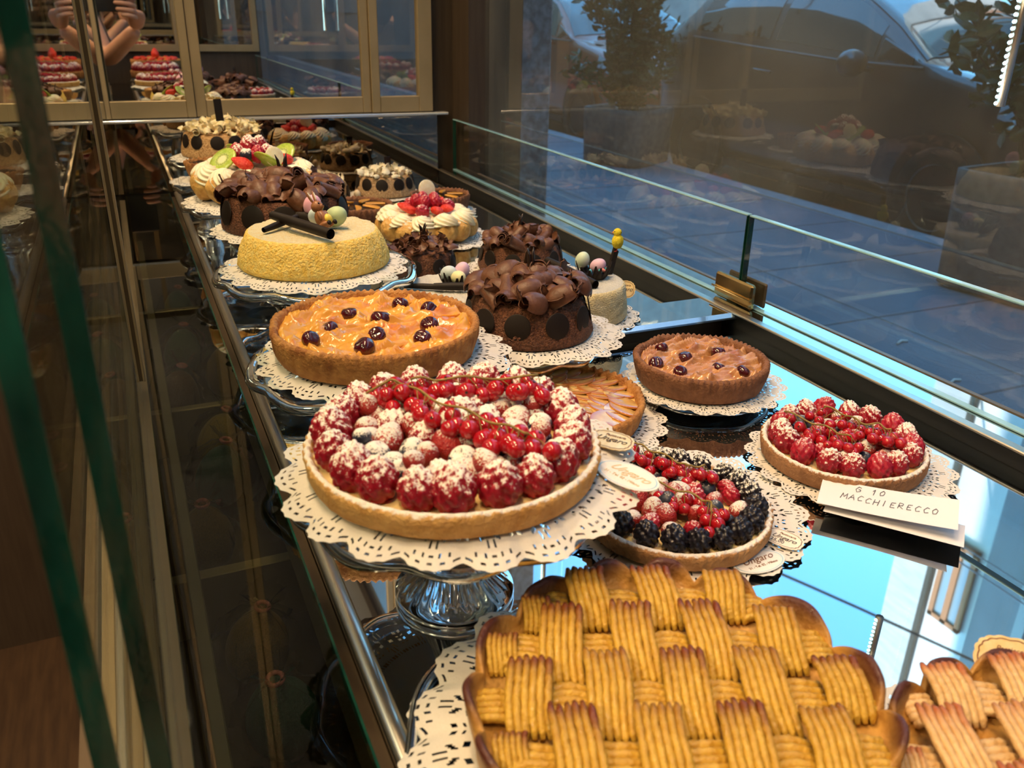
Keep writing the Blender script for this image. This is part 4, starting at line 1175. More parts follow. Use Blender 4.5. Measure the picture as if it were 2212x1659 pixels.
# --- raspberry tart by the window
doily('white doily under the raspberry tart by the window', (.4820, .4290, .9540), .0800, DOILY, .1)
fruit_tart('brown edged raspberry tart heaped with redcurrants by the window', .4774, .4335, .9555, .0625, .0148, MT['crust_sugar_brown'],
    lambda k, a, r: ('raspberry', (RASP if k % 3 else RASP_BARE)[r.randrange(2)]), 17, .0092,
    [(.0340, 13, .0062, wb, .007), (.0215, 9, .0064, wb, .009), (.009, 5, .0068, wb, .011)],
    [([(-.0375, .0282), (-.0307, .0045), (-.0251, -.0117), (-.022, -.026)], .0185, 15, .0042, .007, None),
     ([(-.0051, .0205), (-.0002, .0045), (.0002, -.0126), (.0102, -.0205), (.0127, -.030)], .0205, 26, .0042, .009, None)], 21)
# folded hand written note
nt_ = thing('paper_note', 'folded white note with handwriting under the window raspberry tart', 'note', (.4450, .3570, .9570)); nt_.rotation_euler = (0, 0, -.86)
g = G(); V = []; A = 14
for i in range(A + 1):
    u = i / A; V += [(.044 * (u * 2 - 1), -.016, .0015 + .004 * u * u), (.044 * (u * 2 - 1), .016, .0015 + .006 * u * u)]
g.add(V, [(2 * i, 2 * i + 2, 2 * i + 3, 2 * i + 1) for i in range(A)])
up_ = obj('upper_leaf', g.mesh('note_leaf', MT['card_lilac']), nt_, (0, 0, .006), (.12, 0, 0))
g = G(); V = []
for i in range(A + 1):
    u = i / A; V += [(.044 * (u * 2 - 1), -.016, .0005), (.044 * (u * 2 - 1), .018, -.0008)]
g.add(V, [(2 * i, 2 * i + 2, 2 * i + 3, 2 * i + 1) for i in range(A)])
obj('lower_leaf', g.mesh('note_leaf_lower', MT['card_lilac']), nt_, (.006, -.004, 0), (-.03, 0, -.05))
def leaf_z(px, py):
    u = (px / .044 + 1) / 2; return .0019 + (.005 + .0625 * py) * u * u
def handwriting(parent, word, x, y, hgt, step):
    """pen strokes; each letter drawn on a 0..1 square"""
    ST = {'M': [[(0, 0), (.1, 1), (.45, .3), (.8, 1), (.95, 0)]], 'A': [[(0, 0), (.45, 1), (.9, 0)], [(.2, .4), (.75, .4)]],
          'C': [[(.85, .85), (.45, 1), (.1, .55), (.3, .05), (.85, .15)]], 'H': [[(.1, 1), (.1, 0)], [(.8, 1), (.8, 0)], [(.1, .5), (.8, .55)]],
          'I': [[(.4, 1), (.4, 0)]], 'E': [[(.8, .95), (.2, .9), (.15, .5), (.65, .52), (.15, .5), (.2, .05), (.85, .08)]],
          'R': [[(.1, 0), (.12, 1), (.7, .9), (.65, .55), (.15, .5), (.85, 0)]], 'O': [[(.5, 1), (.1, .6), (.3, .05), (.75, .15), (.85, .7), (.45, 1)]],
          'G': [[(.85, .85), (.4, 1), (.1, .5), (.4, 0), (.85, .2), (.85, .5), (.5, .5)]], '1': [[(.2, .7), (.5, 1), (.5, 0)]], '0': [[(.5, 1), (.15, .6), (.3, .05), (.75, .2), (.8, .75), (.5, 1)]]}
    g = G(); rnd = random.Random(len(word))
    for i, ch in enumerate(word):
        if ch == ' ': continue
        oy = rnd.uniform(-.12, .12)
        for st in ST[ch]:
            pts = [Vector((x + (i + p[0] * .82 + .2 * p[1]) * step, y + (p[1] + oy) * hgt, 0)) for p in st]
            for q in pts: q.z = leaf_z(q.x, q.y)
            fine = []
            for a_, b_ in zip(pts[:-1], pts[1:]): fine += [a_, a_.lerp(b_, .5)]
            g.tube(fine + [pts[-1]], .00022, 4)
    return obj('handwriting', g.mesh('handwriting', MT['pen']), parent)
handwriting(up_, 'MACCHIERECCO', -.030, -.0045, .0065, .0052)
handwriting(up_, 'G 10', -.022, .0065, .0065, .0052)

# --- cherry tarts
cake_stand('glass cake stand under the large cherry tart', .1660, .6280, 1.0180, .1040, .036)
doily('white doily on the glass stand under the large cherry tart', (.1700, .6290, 1.0195), .104, DOILY_D, .5)
cherry_tart('large orange glazed fruit tart dotted with ten dark cherries', .1625, .6277, 1.0212, .0826, .0240, MT['crust_brown'], MT['peach'],
    [(-0.0555, -0.0209), (-0.0378, -0.0041), (-0.0147, 0.0253), (0.0058, 0.0059), (0.0309, 0.0346), (0.0491, 0.0136), (0.0371, -0.0229), (-0.0072, -0.0302), (0.0228, -0.0487), (-0.0226, -0.0514)], .0078, 2, 84)
glass_plate('small clear glass plate under the small cherry tart', .4540, .5900, .9505, .062)
doily('white doily under the small dark cherry tart', (.4570, .5880, .9625), .0760, DOILY, .8)
cherry_tart('small dark crusted fruit tart with seven cherries by the window', .4533, .5897, .9640, .0612, .0225, MT['crust_dark'], MT['peach_dusty'],
    [(-0.0191, 0.0363), (-0.0452, 0.0047), (-0.0125, 0.0076), (0.0238, 0.0065), (0.0011, -0.025), (-0.036, -0.0198), (0.0165, -0.0394)], .0068, 6, 70)
# --- apple tart
doily('white doily under the sliced apple tart', (.3100, .5870, .9520), .0930, DOILY, .7)
apple_tart('shiny sliced apple tart between the two berry tarts and cherry tarts', .3028, .5877, .9535, .0780, .0205, MT['crust_brown'])

# --- dark chocolate curl cakes
cake_stand('low glass cake stand under the front chocolate curl cake', .3230, .6845, .9960, .072, .026)
doily('white doily under the front chocolate curl cake', (.3300, .6850, .9975), .0860, DOILY_D, .3)
curl_cake('front chocolate cake topped with big milk chocolate curls', .3224, .6845, .9990, .0610, .035, MT['choc_side'], CURL, 4, 64, .0225, 11, .0118, topr=.82, heap=.014, phase=.15)
doily('white doily under the chocolate curl cake nearest the low glass screen', (.4720, 1.028, .9520), .0760, DOILY_S, .2)
curl_cake('chocolate curl cake standing nearest the low glass screen', .4715, 1.028, .9540, .0579, .034, MT['choc_side'], CURL, 14, 50, .0200, 11, .0108, topr=.84, heap=.012, phase=.05)
doily('white doily under the small chocolate flake cake', (.3360, 1.0450, .9520), .0620, DOILY_S, .2)
curl_cake('small chocolate flake cake half hidden behind the yellow cake', .3363, 1.0453, .9535, .0450, .032, MT['choc_side'], CURL, 24, 42, .0165, 9, .0098, topr=.9, heap=.012, kinds=[5, 6, 7, 5, 6, 7, 0])
cake_stand('glass cake stand under the chocolate cake behind the yellow cake', .1647, 1.0328, 1.0310, .074, .036)
doily('white doily under the chocolate cake behind the yellow cake', (.1610, 1.0320, 1.0335), .0860, DOILY_D, .2)
curl_cake('chocolate curl cake right behind the yellow sponge cake', .1647, 1.0328, 1.0340, .0736, .038, MT['choc_side'], CURL, 34, 70, .0230, 11, .0140, topr=.90, heap=.014, phase=.0)

# --- yellow sponge cake with rabbit
cake_stand('glass cake stand under the yellow sponge cake', .1640, .8600, 1.0310, .1010, .036)
doily('white doily under the yellow sponge cake', (.1625, .8603, 1.0325), .0960, DOILY_D, .6)
yc = thing('sponge_cake', 'yellow sponge cake with a chocolate rabbit, eggs and chocolate rolls', 'cake', (.1626, .8603, 1.0340))
obj('cake_body', cake_body('cake_body', .0760, .0340, .0660, MT['yellow_sponge'], .0013, 3, .0, 200, MT['sugar_top']), yc)
choc_roll(yc, (-.036, .016, .046), (.004, -.078 + .012, .042), .0052)
choc_roll(yc, (-.050, -.014, .0385), (-.012, .016, .0425), .0032)
choc_roll(yc, (-.010, .022, .042), (.012, -.012, .0425), .0055)
sugar_egg(yc, 'pink', .004, .012, .0545, .0115, (.4, .2, 0)); sugar_egg(yc, 'green', .022, -.012, .0465, .0125, (.9, .6, .4)); sugar_egg(yc, 'blue', .004, -.006, .047, .0105, (1.2, 0, .2))
bunny(yc, .008, -.030, .0395, .0225, (-.55, .12, .75))

# --- white iced cake with nest, cake with chick
doily('white doily under the white cake with the egg nest', (.2890, .8060, .9520), .0700, DOILY_S, .2)
wc = thing('coconut_cake', 'white coconut cake with three pastel eggs in a chocolate nest', 'cake', (.2890, .8080, .9670))
obj('cake_body', cake_body('cake_body', .0580, .0400, .0550, MT['pale_sponge'], .0010, 5, .0, 160, MT['coconut_top']), wc)
choc_roll(wc, (-.046, .008, .0445), (.016, -.026, .0450), .0030); choc_roll(wc, (-.020, -.010, .0460), (.036, -.034, .0470), .0042)
nest(wc, .010, .004, .0415, .0190, 4)
sugar_egg(wc, 'blue', .003, .008, .0530, .0098, (1.1, 0, .5)); sugar_egg(wc, 'mauve', .017, .006, .0550, .0100, (.3, .3, 0)); sugar_egg(wc, 'yellow', .009, -.005, .0510, .0092, (1.3, .3, .2))
doily('white doily under the pale cake with the yellow chick', (.4330, .7900, .9670), .0700, DOILY_S, .2)
kc = thing('coconut_cake', 'pale coconut cake with a fluffy yellow chick on a chocolate spike', 'cake', (.4284, .7916, .9685))
obj('cake_body', cake_body('cake_body', .0585, .0370, .0550, MT['pale_sponge'], .0012, 7, .0, 160, MT['coconut_top']), kc)
choc_roll(kc, (-.012, .046, .0480), (.004, -.038, .0415), .0050)
nest(kc, .022, .000, .0380, .0200, 9)
sugar_egg(kc, 'mint', .018, .018, .0530, .0100, (.3, .2, 0)); sugar_egg(kc, 'mauve', .027, -.002, .0510, .0095, (1.0, .2, .6))
g = G(); g.add([(-.004, -.0015, 0), (.004, -.0015, 0), (.0055, -.0015, .026), (-.002, -.0015, .030), (-.004, .0015, 0), (.004, .0015, 0), (.0055, .0015, .026), (-.002, .0015, .030)], [(0, 1, 2, 3), (7, 6, 5, 4), (0, 4, 5, 1), (1, 5, 6, 2), (2, 6, 7, 3), (3, 7, 4, 0)])
obj('chocolate_spike', g.mesh('chocolate_spike', MT['choc_dark'], False), kc, (.046, .006, .0375), (0, .25, .3))
chick(kc, .0545, .0065, .0655, .0125, 2.6)
for k in range(7):
    g = G(); g.ball((0, 0, 0), (.0032, .0014, .0026), 8, 6); a = -2.3 + k * .42
    obj('sugar_petal', g.mesh('sugar_petal', MT['pink_bow'] if k % 2 else MT['blue_bow']), kc, (.022 + .013 * math.cos(a), .000 + .013 * math.sin(a), .0475), (.4, .2, a))
scallop_tag('gold tag behind the cake with the yellow chick', (.4990, .8050, .9830), (1.1, 0, -.5), .026, .020, MT['gold'])
scallop_tag('small gold tag between the front chocolate cake and the chick cake', (.3830, .7260, .9950), (1.0, 0, .3), .022, .016, MT['gold'])

# --- cream cakes
def fr(kind, x, y, z, s, rot):
    return {'s': ('strawberry_half', STRAW), 'r': ('raspberry', RASP_BARE[0]), 'h': ('raspberry', RASP[0]), 'k': ('kiwi_slice', KIWI), 'b': ('blueberry', BLUE[0]), 'w': ('white_chocolate_disc', WDISC)}[kind] + (x, y, z, rot, s)
def straw_fruit(r, seed):
    rnd = random.Random(seed); out = []
    for k in range(9):
        a = 2 * PI * k / 9; q = r * .44
        out.append(fr('s' if k % 3 else 'r', q * math.cos(a), q * math.sin(a), .008, r * .135, (rnd.uniform(.8, 1.6), rnd.uniform(-.3, .3), a + 1.2)))
    for k in range(5):
        a = 2 * PI * k / 5 + .4; q = r * .2
        out.append(fr('r', q * math.cos(a), q * math.sin(a), .017, r * .135, (rnd.uniform(-.3, .6), 0, a)))
    return out
def kiwi_fruit(r, seed, disc=True):
    rnd = random.Random(seed); out = []
    for k in range(8):
        a = 2 * PI * k / 8 + .3; q = r * .50
        if k % 2 == 0: out.append(fr('k', q * math.cos(a), q * math.sin(a), .010, r * .24, (.75 * math.sin(-a) * -1, .75 * math.cos(a) * -1, a)))
        else: out.append(fr('s', q * math.cos(a), q * math.sin(a), .010, r * .14, (1.2, 0, a)))
    for k in range(9):
        a = 2 * PI * k / 9; q = r * .25
        out.append(fr('brh'[k % 3], q * math.cos(a), q * math.sin(a), .018, r * (.105 if k % 3 == 0 else .12), (0, 0, a)))
    for k in range(3):
        out.append(fr('h', r * .10 * math.cos(k * 2.1), r * .10 * math.sin(k * 2.1), .028, r * .12, (0, .3, k)))
    if disc: out.append(fr('w', r * .26, -r * .42, .016, r * .15, (1.35, 0, .25)))
    return out
doily('white doily under the strawberry cream cake', (.4200, 1.2360, .9520), .0930, DOILY_S, .2)
sc_ = cream_cake('strawberry cream cake with piped rosettes and sugared puffs', .4085, 1.2388, .9535, .0780, 3, 13, 11, straw_fruit(.075, 2))
obj('white_chocolate_disc', WDISC, sc_, (.012, .034, .064), (1.35, 0, .2), .0145)
cake_stand('glass cake stand under the kiwi cream cake', .1583, 1.2187, 1.0320, .098, .036)
doily('white doily under the kiwi cream cake', (.1560, 1.2150, 1.0335), .0980, DOILY_D, .1)
cream_cake('kiwi and berry cream cake behind the chocolate curl cake', .1583, 1.2187, 1.0350, .0849, 7, 13, 12, kiwi_fruit(.085, 4))
# --- white curl cakes
cake_stand('glass cake stand under the white curl cake at the mirror', .1548, 1.5445, 1.0420, .092, .036)
doily('white doily under the white curl cake at the mirror', (.1530, 1.5430, 1.0435), .0880, DOILY_D, .3)
wk = curl_cake('white chocolate curl cake with dark discs on the farthest stand', .1548, 1.5445, 1.0450, .0690, .036, MT['nuts'], WCURL, 44, 92, .0165, 13, .0110, name='white_curl_cake', topr=.90, heap=.016, spikes=False, phase=.1, curl_name='white_chocolate_curl', disc_z=.70, kinds=[5, 6, 7, 5, 6, 7, 2, 3])
g = G(); g.bev(-.0065, .0065, -.001, .001, 0, .034, .0004); obj('chocolate_plaque', g.mesh('chocolate_plaque', MT['choc_dark'], False), wk, (-.004, -.022, .055), (-.1, 0, .3))
doily('white doily under the small white curl cake by the mirror', (.4450, 1.5850, .9520), .0740, DOILY_S, .3)
sk = curl_cake('small white curl cake with dark discs by the black upstand', .4420, 1.5858, .9540, .0572, .034, MT['nuts_grey'], PCURL, 54, 52, .0150, 11, .0112, name='white_curl_cake', topr=.84, heap=.010, spikes=False, phase=-.25, curl_name='pale_chocolate_curl', disc_z=.66, kinds=[5, 6, 7, 0, 1, 2])
g = G(); g.bev(-.0065, .0065, -.001, .001, 0, .020, .0004); obj('chocolate_plaque', g.mesh('chocolate_plaque', MT['choc_glossy'], False), sk, (.008, .004, .046), (-.1, 0, .2))
obj('white_chocolate_ball', EGG['cream'], sk, (-.062, -.030, .007), (0, 0, 0), .008)
doily('white doily under the flaked nut cake behind the kiwi cake', (.3110, 1.5710, .9520), .0660, DOILY_S, .1)
nk = curl_cake('flaked nut cake half hidden behind the kiwi cream cake', .3114, 1.5600, .9535, .0550, .034, MT['nuts'], PCURL, 64, 44, .0140, 10, .0112, name='nut_cake', topr=.88, heap=.010, spikes=False, phase=.2, curl_name='nut_flake', disc_z=.5, kinds=[5, 6, 7])
spike(nk, -.022, -.020, .040, .042, .010, .4)
# --- small dark fruit tarts in the back rows
def small_tart(label, x, y, z, r, h, n, seed):
    t = thing('fruit_tartlet', label, 'tart', (x, y, z)); rnd = random.Random(seed)
    obj('crust', crust_mesh('tart_crust', r, h, .005, MT['crust_dark'], 40, .001, .003, seed, h * .5), t)
    obj('chocolate_filling', filling('chocolate_filling', r - .005, MT['choc_glossy'], .0006, seed, 12, 48), t, (0, 0, h - .004))
    for k in range(n):
        a = 2 * PI * k / n; q = r * .52
        obj('pear_slice', SLICE[k % 3], t, (q * math.cos(a), q * math.sin(a), h - .0035), (0, .05, a), (r * .62, r * .62, r * .5))
    return t
small_tart('dark chocolate tart with yellow pear slices left of the strawberry cake', .3373, 1.3900, .9540, .0600, .024, 7, 3)
small_tart('dark chocolate tart with yellow pear slices behind the strawberry cake', .4933, 1.4200, .9540, .0520, .026, 6, 4)
doily('white doily beside the dark pear tart behind the strawberry cake', (.4950, 1.4180, .9520), .0620, DOILY_S, .3)
cake_stand('small glass stand under the little brown tartlet', .1100, 1.4000, 1.0260, .050, .024)
doily('white doily under the little brown tartlet', (.1080, 1.3980, 1.0275), .0540, DOILY_S, .3)
tl = thing('nut_tartlet', 'little brown tartlet squeezed between the kiwi cake and white curl cake', 'tart', (.1120, 1.4000, 1.0285))
obj('crust', crust_mesh('tart_crust', .0330, .0270, .004, MT['crust_brown'], 24, .0015, .008, 3, .010), tl)
obj('nut_filling', filling('nut_filling', .029, MT['choc_glossy'], .003, 3, 12, 48), tl, (0, 0, .0235))

# ================================================================== wrapped eggs in the dark compartments
MT['cello'] = thin_glass('cellophane', (.93, .93, .90), 1.0, 1.5)
WR = {'amber': (0.30, 0.17, 0.03), 'teal': (0.04, 0.13, 0.11), 'green': (0.07, 0.14, 0.06), 'yellow': (0.40, 0.27, 0.04), 'pink': (0.50, 0.16, 0.18), 'brown': (0.18, 0.09, 0.04)}
WM = {k: M('foil_' + k, v, tuple(min(1, c * 1.5) for c in v), 26, rough=.3, bump=.7, bscale=45) for k, v in WR.items()}
V0, F0 = ICO3
WEGG = {k: new_mesh('wrapped_egg', [(v.x * .72 * (1 - .14 * v.z), v.y * .72 * (1 - .14 * v.z), v.z) for v in V0], F0, m_) for k, m_ in WM.items()}
def crinkle():
    g = G(); n = 56
    def fn(r, z, t, i):
        q = r * (1 + .14 * math.sin(t * 9 + z * 3) + .10 * math.sin(t * 17 - z * 5)); return q, z + .05 * math.sin(t * 7)
    g.lathe([(.30, -1.0), (.80, -.75), (.92, 0), (.80, .62), (.45, 1.02), (.13, 1.22), (.22, 1.42), (.46, 1.72)], n, fn)
    return g.mesh('cellophane_wrap', MT['cello'])
CRINK = crinkle()
g = G(); g.tube([(.15 * math.cos(k * PI / 8), .15 * math.sin(k * PI / 8), 1.22) for k in range(17)], .05, 6)
RIB = {c: g.mesh('ribbon', MT[c]) for c in ('pink_bow',)}
def wrapped_egg(label, x, y, s, col, lean=(0, 0, 0), z=.713):
    t = thing('wrapped_egg', label, 'easter egg', (x, y, z + s * 1.0), 0, 'wrapped eggs in the lower compartments')
    t.rotation_euler = lean
    obj('egg', WEGG[col], t, (0, 0, 0), (0, 0, 0), s); obj('cellophane', CRINK, t, (0, 0, 0), (0, 0, lean[2]), s * .98); obj('ribbon', RIB['pink_bow'], t, (0, 0, 0), (0, 0, 1), s)
    return t
for a in [('amber wrapped egg lying in the front compartment beside the rail', .045, .640, .038, 'amber', (.2, .1, .3)),
          ('teal wrapped egg in the front compartment before the amber egg', .050, .545, .040, 'teal', (.1, -.2, .8)),
          ('yellow wrapped egg nearest the viewer in the front compartment', .030, .455, .038, 'yellow', (.3, .1, .1)),
          ('dark green wrapped egg beside the teal egg under the shelf', .125, .500, .036, 'green', (.1, .3, .2)),
          ('green wrapped egg behind the first bronze divider', .115, .860, .042, 'green', (.1, .1, .2)),
          ('amber wrapped egg in the second compartment by the glass doors', .020, .830, .040, 'amber', (.2, -.1, .5)),
          ('teal wrapped egg in the middle of the second compartment', .050, .960, .040, 'teal', (.1, .2, .2)),
          ('yellow wrapped egg before the second bronze divider', .060, 1.060, .038, 'yellow', (.2, .2, .6)),
          ('pink wrapped egg under the shelf by the second divider', .150, 1.010, .036, 'pink', (.2, .2, .1)),
          ('brown wrapped egg in the third compartment by the glass doors', .020, 1.220, .040, 'brown', (.1, .2, .4)),
          ('amber wrapped egg in the third compartment beside the rail', .095, 1.290, .042, 'amber', (.1, .1, .1)),
          ('green wrapped egg in the third compartment towards the mirror', .040, 1.400, .040, 'green', (.1, .1, .6)),
          ('pink wrapped egg beside the third bronze divider', .120, 1.480, .038, 'pink', (.2, .1, .1)),
          ('teal wrapped egg in the last compartment under the mirror', .050, 1.650, .036, 'teal', (.1, .1, .1))]:
    wrapped_egg(*a)

# ================================================================== display behind the camera, seen in the mirrored doors
kw = [('wild_strawberry', WILD), ('blueberry', BLUE), ('raspberry', RASP)]
doily('white doily under the large kiwi cream cake in the mirror reflection', (.215, -.085, .9520), .145, DOILY_S, .2)
cream_cake('large kiwi cream cake reflected low in the mirrored doors', .210, -.085, .9535, .120, 17, 12, 11, kiwi_fruit(.12, 9, False), hp=.031)
cake_stand('glass stand under the reflected raspberry tart', .170, -.560, .9950, .105, .04)
fruit_tart('large raspberry tart reflected behind the kiwi cream cake', .170, -.560, .9975, .100, .028, MT['crust_brown'],
    lambda k, a, r: ('raspberry', RASP[r.randrange(3)]), 16, .016, [(.055, 12, .012, kw, .012), (.025, 7, .013, kw, .016)],
    [([(-.04, .01), (.0, .0), (.045, .01)], .034, 20, .0075, .014, None)], 31)
doily('white doily under the reflected chocolate nest cake', (.300, -.330, .9520), .105, DOILY_S, .2)
rn = curl_cake('chocolate nest cake with pink egg reflected in the mirrored doors', .300, -.330, .9540, .085, .045, MT['choc_side'], CURL, 71, 22, .036, 9, .014, heap=.02)
sugar_egg(rn, 'pink', .02, .01, .088, .020, (.4, .3, 0))
g = G(); g.bev(-.022, .022, -.001, .001, 0, .06, .0004); tag(obj('yellow_card', g.mesh('yellow_card', M('yellow_card', (.85, .72, .30), rough=.6), False), None, (.160, -.255, .952), (-.25, 0, .35)), 'yellow price card reflected beside the large kiwi cake', 'card')
cake_stand('tall glass stand under the reflected fruit tart', .185, -.790, 1.0200, .105, .04)
ft = thing('fruit_tart', 'orange fruit tart with a whole strawberry reflected at the back', 'tart', (.185, -.790, 1.0230))
obj('crust', crust_mesh('tart_crust', .105, .034, .007, MT['crust_brown'], 50, .001, .004, 3, .012), ft)
obj('fruit_filling', filling('fruit_filling', .098, MT['peach'], .004, 3, 16, 64, .006), ft, (0, 0, .030))
for k in range(14):
    a = 2 * PI * k / 14; obj('strawberry_half', STRAW, ft, (.078 * math.cos(a), .078 * math.sin(a), .038), (1.2, 0, a), .013)
for k in range(7):
    a = 2 * PI * k / 7; obj('peach_slice', SLICE[k % 3], ft, (.04 * math.cos(a), .04 * math.sin(a), .036), (.2, .1, a), .05)
obj('whole_strawberry', STRAW, ft, (0, 0, .058), (0, 0, .5), (.017, .026, .019))
doily('white doily under the reflected chocolate cake by the upstand', (.450, -.260, .9520), .095, DOILY_S, .2)
curl_cake('chocolate curl cake reflected beside the black upstand', .450, -.260, .9540, .078, .040, MT['choc_side'], CURL, 81, 24, .034, 9, .014, heap=.02)
fruit_tart('redcurrant tart reflected at the window end of the mirrored doors', .500, -.060, .9530, .070, .016, MT['crust_sugar_tan'],
    lambda k, a, r: ('raspberry', RASP[r.randrange(3)]), 14, .0115, [(.035, 9, .009, kw, .009)],
    [([(-.03, .01), (.0, .0), (.03, .01)], .022, 22, .0058, .014, None)], 41)

# ================================================================== street
MT['paving'] = M('grey_paving', (0.16, 0.20, 0.26), (0.22, 0.26, 0.32), 1.6, rough=.85, bump=.1, bscale=60)
g = G(); g.box(0.70, 4.62, -24, 60, -.12, 0.0); 
struct('pavement', g.mesh('pavement', MT['paving'], False))
jm = M('paving_joint', (0.10, 0.12, 0.15), rough=.9)
g = G()
for k in range(-6, 26): g.box(.70, 4.49, k * .82 - .006 + .3, k * .82 + .006 + .3, .0, .0015)
for x in (1.9, 3.1): g.box(x - .006, x + .006, -6, 20, .0, .0015)
struct('pavement_joints', g.mesh('pavement_joints', jm, False))
box_struct('kerb', 4.50, 4.66, -24, 60, -.1, .012, M('pale_kerb', (0.36, 0.40, 0.46), (0.42, 0.46, 0.52), 8, rough=.8))
box_struct('road', 4.66, 40, -24, 80, -.2, -.10, M('asphalt', (0.06, 0.065, 0.07), (0.09, 0.095, 0.10), 30, rough=.9))
# bits of litter on the paving
rnd = random.Random(2)
for lab, x, y in (('crumpled white paper scrap on the paving', 2.9, 2.45), ('white cigarette end on the paving beside the big planter', 2.75, 2.05)):
    g = G(); g.tube([(0, 0, .006), (.045, .02, .007), (.07, .01, .006)], .006, 6); tag(obj('litter', g.mesh('litter', MT['paper']), None, (x, y, 0)), lab, 'litter')

MT['planter'] = M('grey_stone_planter', (0.13, 0.14, 0.14), (0.19, 0.20, 0.19), 20, rough=.85, bump=.2, bscale=60)
MT['leaf'] = M('laurel_leaf', (0.035, 0.055, 0.016), (0.07, 0.10, 0.03), 30, rough=.35)
MT['bark'] = M('brown_bark', (0.05, 0.04, 0.03), rough=.9)
MT['soil'] = M('dark_soil', (0.03, 0.02, 0.015), rough=1)
def planter(label, x, y, w, h, rz=0.0):
    t = thing('planter', label, 'planter', (x, y, 0), rz)
    g = G(); n = 4
    prof = [(w * .44, 0), (w * .50, .02), (w * .52, h * .9), (w * .52, h), (w * .46, h), (w * .45, h * .88)]
    k = 32
    def sq(r, z, a, i):
        c, s = abs(math.cos(a)), abs(math.sin(a)); q = (c ** 8 + s ** 8) ** (-1 / 8); return r * q, z
    g.lathe(prof, k * 3, sq); obj('pot', g.mesh('pot', MT['planter']), t)
    g = G(); g.lathe([(w * .455, h * .90), (w * .2, h * .92), (.001, h * .92)], k * 3, lambda r, z, a, i: sq(r, z, a, i)); obj('soil', g.mesh('soil', MT['soil']), t)
    return t
def shrub(label, x, y, z, h, rad, n, seed, low=.25, leaf=.08):
    t = thing('laurel_shrub', label, 'shrub', (x, y, z), 0, 'laurels in the pavement planters'); rnd = random.Random(seed)
    g = G(); tips = []
    for k in range(16):
        a = rnd.uniform(0, 6.28); r1 = rad * rnd.uniform(.3, .95); hh = h * rnd.uniform(.3, 1)
        p = [(rnd.uniform(-.05, .05), rnd.uniform(-.05, .05), 0), (r1 * .25 * math.cos(a), r1 * .25 * math.sin(a), hh * .45), (r1 * .7 * math.cos(a), r1 * .7 * math.sin(a), hh * .8), (r1 * math.cos(a), r1 * math.sin(a), hh)]
        g.tube(p, [.014, .011, .007, .003], 6); tips.append([Vector(q) for q in p])
    obj('branches', g.mesh('branches', MT['bark']), t)
    V = []; F = []
    for k in range(n):
        p = tips[rnd.randrange(len(tips))]; u = rnd.uniform(low, 1) * 3; i = min(2, int(u)); c = p[i].lerp(p[i + 1], u - i) + Vector((rnd.gauss(0, .05), rnd.gauss(0, .05), rnd.gauss(0, .05)))
        d = Vector((rnd.gauss(0, 1), rnd.gauss(0, 1), rnd.uniform(-.3, 1.1))).normalized(); w = d.cross(Vector((rnd.gauss(0, 1), rnd.gauss(0, 1), rnd.gauss(0, 1)))).normalized(); nn = d.cross(w)
        L_ = leaf * rnd.uniform(.75, 1.25); wd_ = L_ * .20; b = len(V)
        V += [c, c + d * L_ * .35 + w * wd_ + nn * .006, c + d * L_ * .75 + w * wd_ * .8 + nn * .004, c + d * L_, c + d * L_ * .75 - w * wd_ * .8 + nn * .004, c + d * L_ * .35 - w * wd_ + nn * .006, c + d * L_ * .5]
        F += [(b, b + 1, b + 6), (b + 1, b + 2, b + 6), (b + 2, b + 3, b + 6), (b + 3, b + 4, b + 6), (b + 4, b + 5, b + 6), (b + 5, b, b + 6)]
    obj('foliage', new_mesh('foliage', V, F, MT['leaf'], None, False), t)
    return t
planter('tall grey stone planter at the right edge, in front of the car wheel', 4.10, 2.84, .56, .60, .12)
shrub('laurel in the right planter, its twigs crossing the car bonnet', 4.10, 2.90, .565, 1.15, .95, 1000, 3, .2, .125)
planter('grey stone planter standing before the red car', 4.32, 7.10, .62, .50, .45)
shrub('dense laurel in front of the red car', 4.28, 7.10, .475, 1.15, .68, 2600, 5, .08, .10)

